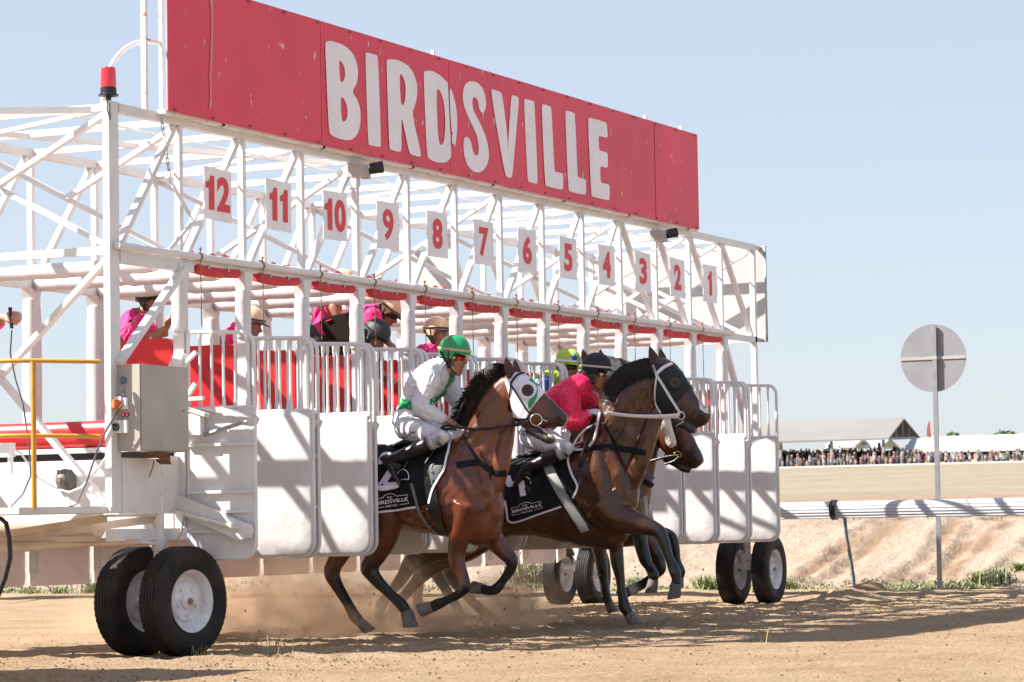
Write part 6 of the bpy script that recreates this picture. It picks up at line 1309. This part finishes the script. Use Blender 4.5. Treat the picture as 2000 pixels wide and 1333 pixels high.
# feather flag
v = F(1815, 862, XF-2); mb = MB(); pts = [F(1818, 905, XF-2), F(1818, 850, XF-2), F(1814, 824, XF-2)]; fl = thing('feather_flag', 'tall maroon feather flag rising behind the disc post', 'flag', tuple(F(1818, 905, XF-2)))
mb.tube(pts, .06, 6); mb.build('flag_pole', M['steel'], fl)
mb = MB(); mb.prism([(p.y, p.z) for p in (F(1818, 856, XF-2), F(1811, 852, XF-2), F(1812, 835, XF-2), F(1816, 822, XF-2), F(1818, 828, XF-2))], 0, XF-2.3, XF-2.25); mb.build('banner', mat('maroon', (.28, .06, .05), .6), fl)
# far dunes and bushes
mb = MB(); X = 820.
for c0, w, h in ((F(1890, 849, X), 9, 1.0), (F(1985, 856, X), 40, .2)):
    rings = []
    for i in range(25):
        y = c0.y-w+2*w*i/24; e = math.cos(math.pi*(i/24-.5))**1.3; zt = c0.z-4+4*e*(.85+.15*h); rings.append([(X-30, y, 0), (X-12, y, zt-.8), (X, y, zt), (X+30, y, 0)])
    mb.loft(rings)
tag(mb.build('hills', mat('dune', (.36, .24, .18), .95, col2=(.33, .22, .16), nscale=.05)), 'distant orange sand dune on the horizon', None, None, 'structure')
def bush(px, py, w, h, lab):
    c = F(px, py, 600.); mb = MB()
    for i in range(260):
        a = R_.random()*6.28; b = math.acos(R_.uniform(-.2, 1)); rr = R_.uniform(.5, 1.); q = c+Vector((w*math.sin(b)*math.cos(a)*rr, w*math.sin(b)*math.sin(a)*rr, h*math.cos(b)*rr)); s = .35
        d1 = Vector((R_.gauss(0, s), R_.gauss(0, s), R_.gauss(0, s))); d2 = Vector((R_.gauss(0, s), R_.gauss(0, s), R_.gauss(0, s))); mb.add([q-d1, q+d2, q+d1, q-d2], [(0, 1, 2, 3)])
    t = thing('tree', lab, 'tree', (c.x, c.y, c.z-4)); mb.build('crown', mat('far_green', (.14, .20, .10), .9), t, fix=False)
    mb = MB(); mb.tube([(c.x, c.y, c.z-5), (c.x, c.y, c.z)], [.3, .15], 8); mb.build('trunk', M['rust'], t)
bush(1963, 854, 2.6, 1.1, 'small round green tree on the far skyline above the white marquee'); bush(1862, 855, 1.2, .8, 'tiny green bush on the skyline left of the dune')
for px, X in ((60, 60), (1000, 90)): pass

# invented tow tractor, out of view; canopy shaped to throw the wedge of shade
tt = thing('added_tractor', 'invented unseen red tow tractor, its flat canopy shaped to cast the foreground shade', 'tractor', (-5.2, 2.2, 0))
mb = MB(); mb.prism([(-3.56, .15), (-3.98, 2.3), (-6.6, 3.2), (-5.75, .9), (-4.95, .22)], 2, 2.58, 2.63); mb.build('canopy', M['board'], tt)
mb = MB(); mb.box(-6.2, -4.6, 1.75, 2.45, .62, 1.15); mb.prism([(1.8, 1.15), (2.4, 1.15), (2.3, 1.35), (1.9, 1.35)], 0, -6.1, -5.3); mb.build('bonnet', M['redv'], tt)
for x, y in ((-4.1, 1.9), (-5.4, 1.6), (-5.6, 2.6), (-4.3, 2.3)): mb = MB(); mb.tube([(x, y, .7), (x, y, 2.6)], .025, 8); mb.build('canopy_post', M['white'], tt)
for x, y, r in ((-4.6, 1.6, .5), (-4.6, 2.6, .5), (-6.0, 1.65, .32), (-6.0, 2.55, .32)):
    mb = MB(); mb.lathe((x, y, r), (0, 1, 0), [(r*.5, -.12), (r*.95, -.13), (r, -.09), (r, .09), (r*.95, .13), (r*.5, .12)], 28); w_ = mb.build('tyre', M['tyre'], tt)
    mb = MB(); mb.lathe((x, y, r), (0, 1, 0), [(.0, -.1), (r*.5, -.09), (r*.5, .09), (.0, .1)], 20); mb.build('rim', M['rim'], w_)
mb = MB(); mb.box(-4.9, -4.5, 1.9, 2.3, .85, .95); mb.box(-4.55, -4.45, 1.9, 2.3, .95, 1.3); mb.build('seat', M['black'], tt)
# ================================================================ DUST
def dust(name, label, cs, dens, col, seed):
    lo = Vector((min(c[0]-c[3] for c in cs), min(c[1]-c[4] for c in cs), 0.0)); hi = Vector((max(c[0]+c[3] for c in cs), max(c[1]+c[4] for c in cs), max(c[2]+c[5] for c in cs)))
    mb = MB(); mb.box(lo.x, hi.x, lo.y, hi.y, -.05, hi.z); m = bpy.data.materials.new(name); m.use_nodes = True; n = m.node_tree; L = n.links.new
    for k in list(n.nodes): n.nodes.remove(k)
    out = n.nodes.new('ShaderNodeOutputMaterial'); pv = n.nodes.new('ShaderNodeVolumePrincipled'); pv.inputs['Color'].default_value = (*col, 1); pv.inputs['Anisotropy'].default_value = .0; L(pv.outputs[0], out.inputs['Volume'])
    g = n.nodes.new('ShaderNodeNewGeometry'); pos = g.outputs['Position']; acc = None
    for c in cs:
        mp = n.nodes.new('ShaderNodeMapping'); mp.vector_type = 'POINT'; mp.inputs['Location'].default_value = (-c[0]/c[3], -c[1]/c[4], -c[2]/c[5]); mp.inputs['Scale'].default_value = (1/c[3], 1/c[4], 1/c[5]); L(pos, mp.inputs[0])
        ln = n.nodes.new('ShaderNodeVectorMath'); ln.operation = 'LENGTH'; L(mp.outputs[0], ln.inputs[0])
        r = n.nodes.new('ShaderNodeMapRange'); r.inputs[1].default_value = 1; r.inputs[2].default_value = .15; r.inputs[3].default_value = 0; r.inputs[4].default_value = c[6]; L(ln.outputs['Value'], r.inputs[0])
        if acc is None: acc = r.outputs[0]
        else: ad = n.nodes.new('ShaderNodeMath'); ad.operation = 'MAXIMUM'; L(acc, ad.inputs[0]); L(r.outputs[0], ad.inputs[1]); acc = ad.outputs[0]
    t = n.nodes.new('ShaderNodeTexNoise'); t.inputs['Scale'].default_value = 3.4; t.inputs['Detail'].default_value = 5; t.inputs['Roughness'].default_value = .6; t.inputs['Distortion'].default_value = .6; L(pos, t.inputs['Vector'])
    rr = n.nodes.new('ShaderNodeMapRange'); rr.inputs[1].default_value = .43; rr.inputs[2].default_value = .66; L(t.outputs[0], rr.inputs[0])
    mu = n.nodes.new('ShaderNodeMath'); mu.operation = 'MULTIPLY'; L(acc, mu.inputs[0]); L(rr.outputs[0], mu.inputs[1]); m2 = n.nodes.new('ShaderNodeMath'); m2.operation = 'MULTIPLY'; L(mu.outputs[0], m2.inputs[0]); m2.inputs[1].default_value = dens; L(m2.outputs[0], pv.inputs['Density'])
    tag(mb.build(name, m), label, None, None, 'stuff')
# (x, y, z, rx, ry, rz, weight)
dust('dust_cloud', 'tan dust kicked up low behind the hooves', [(3.6, .7, .12, 1.5, 1.5, .75, .9), (4.6, 2.4, .1, 2.2, 1.5, .5, .6), (3.4, -.5, .08, 1.3, 1.0, .34, 1.2), (4.9, -.45, .12, .8, .6, .48, 2.2), (2.6, .2, .05, .9, .8, .30, 1.3)], 4.6, (.84, .62, .43), 1)
# clods in the air
mb = MB(); rr = random.Random(4)
for i in range(420):
    c = Vector((rr.uniform(2.4, 6.2), rr.gauss(-.6, .9), abs(rr.gauss(.15, .28)))); s = .003+.009*rr.random()**3; mb.ell(c, (s, s*rr.uniform(.6, 1.4), s), 5, 3)
tag(mb.build('flying_dirt', SAND), 'crumbs of sand thrown up around the hooves', None, None, 'stuff')
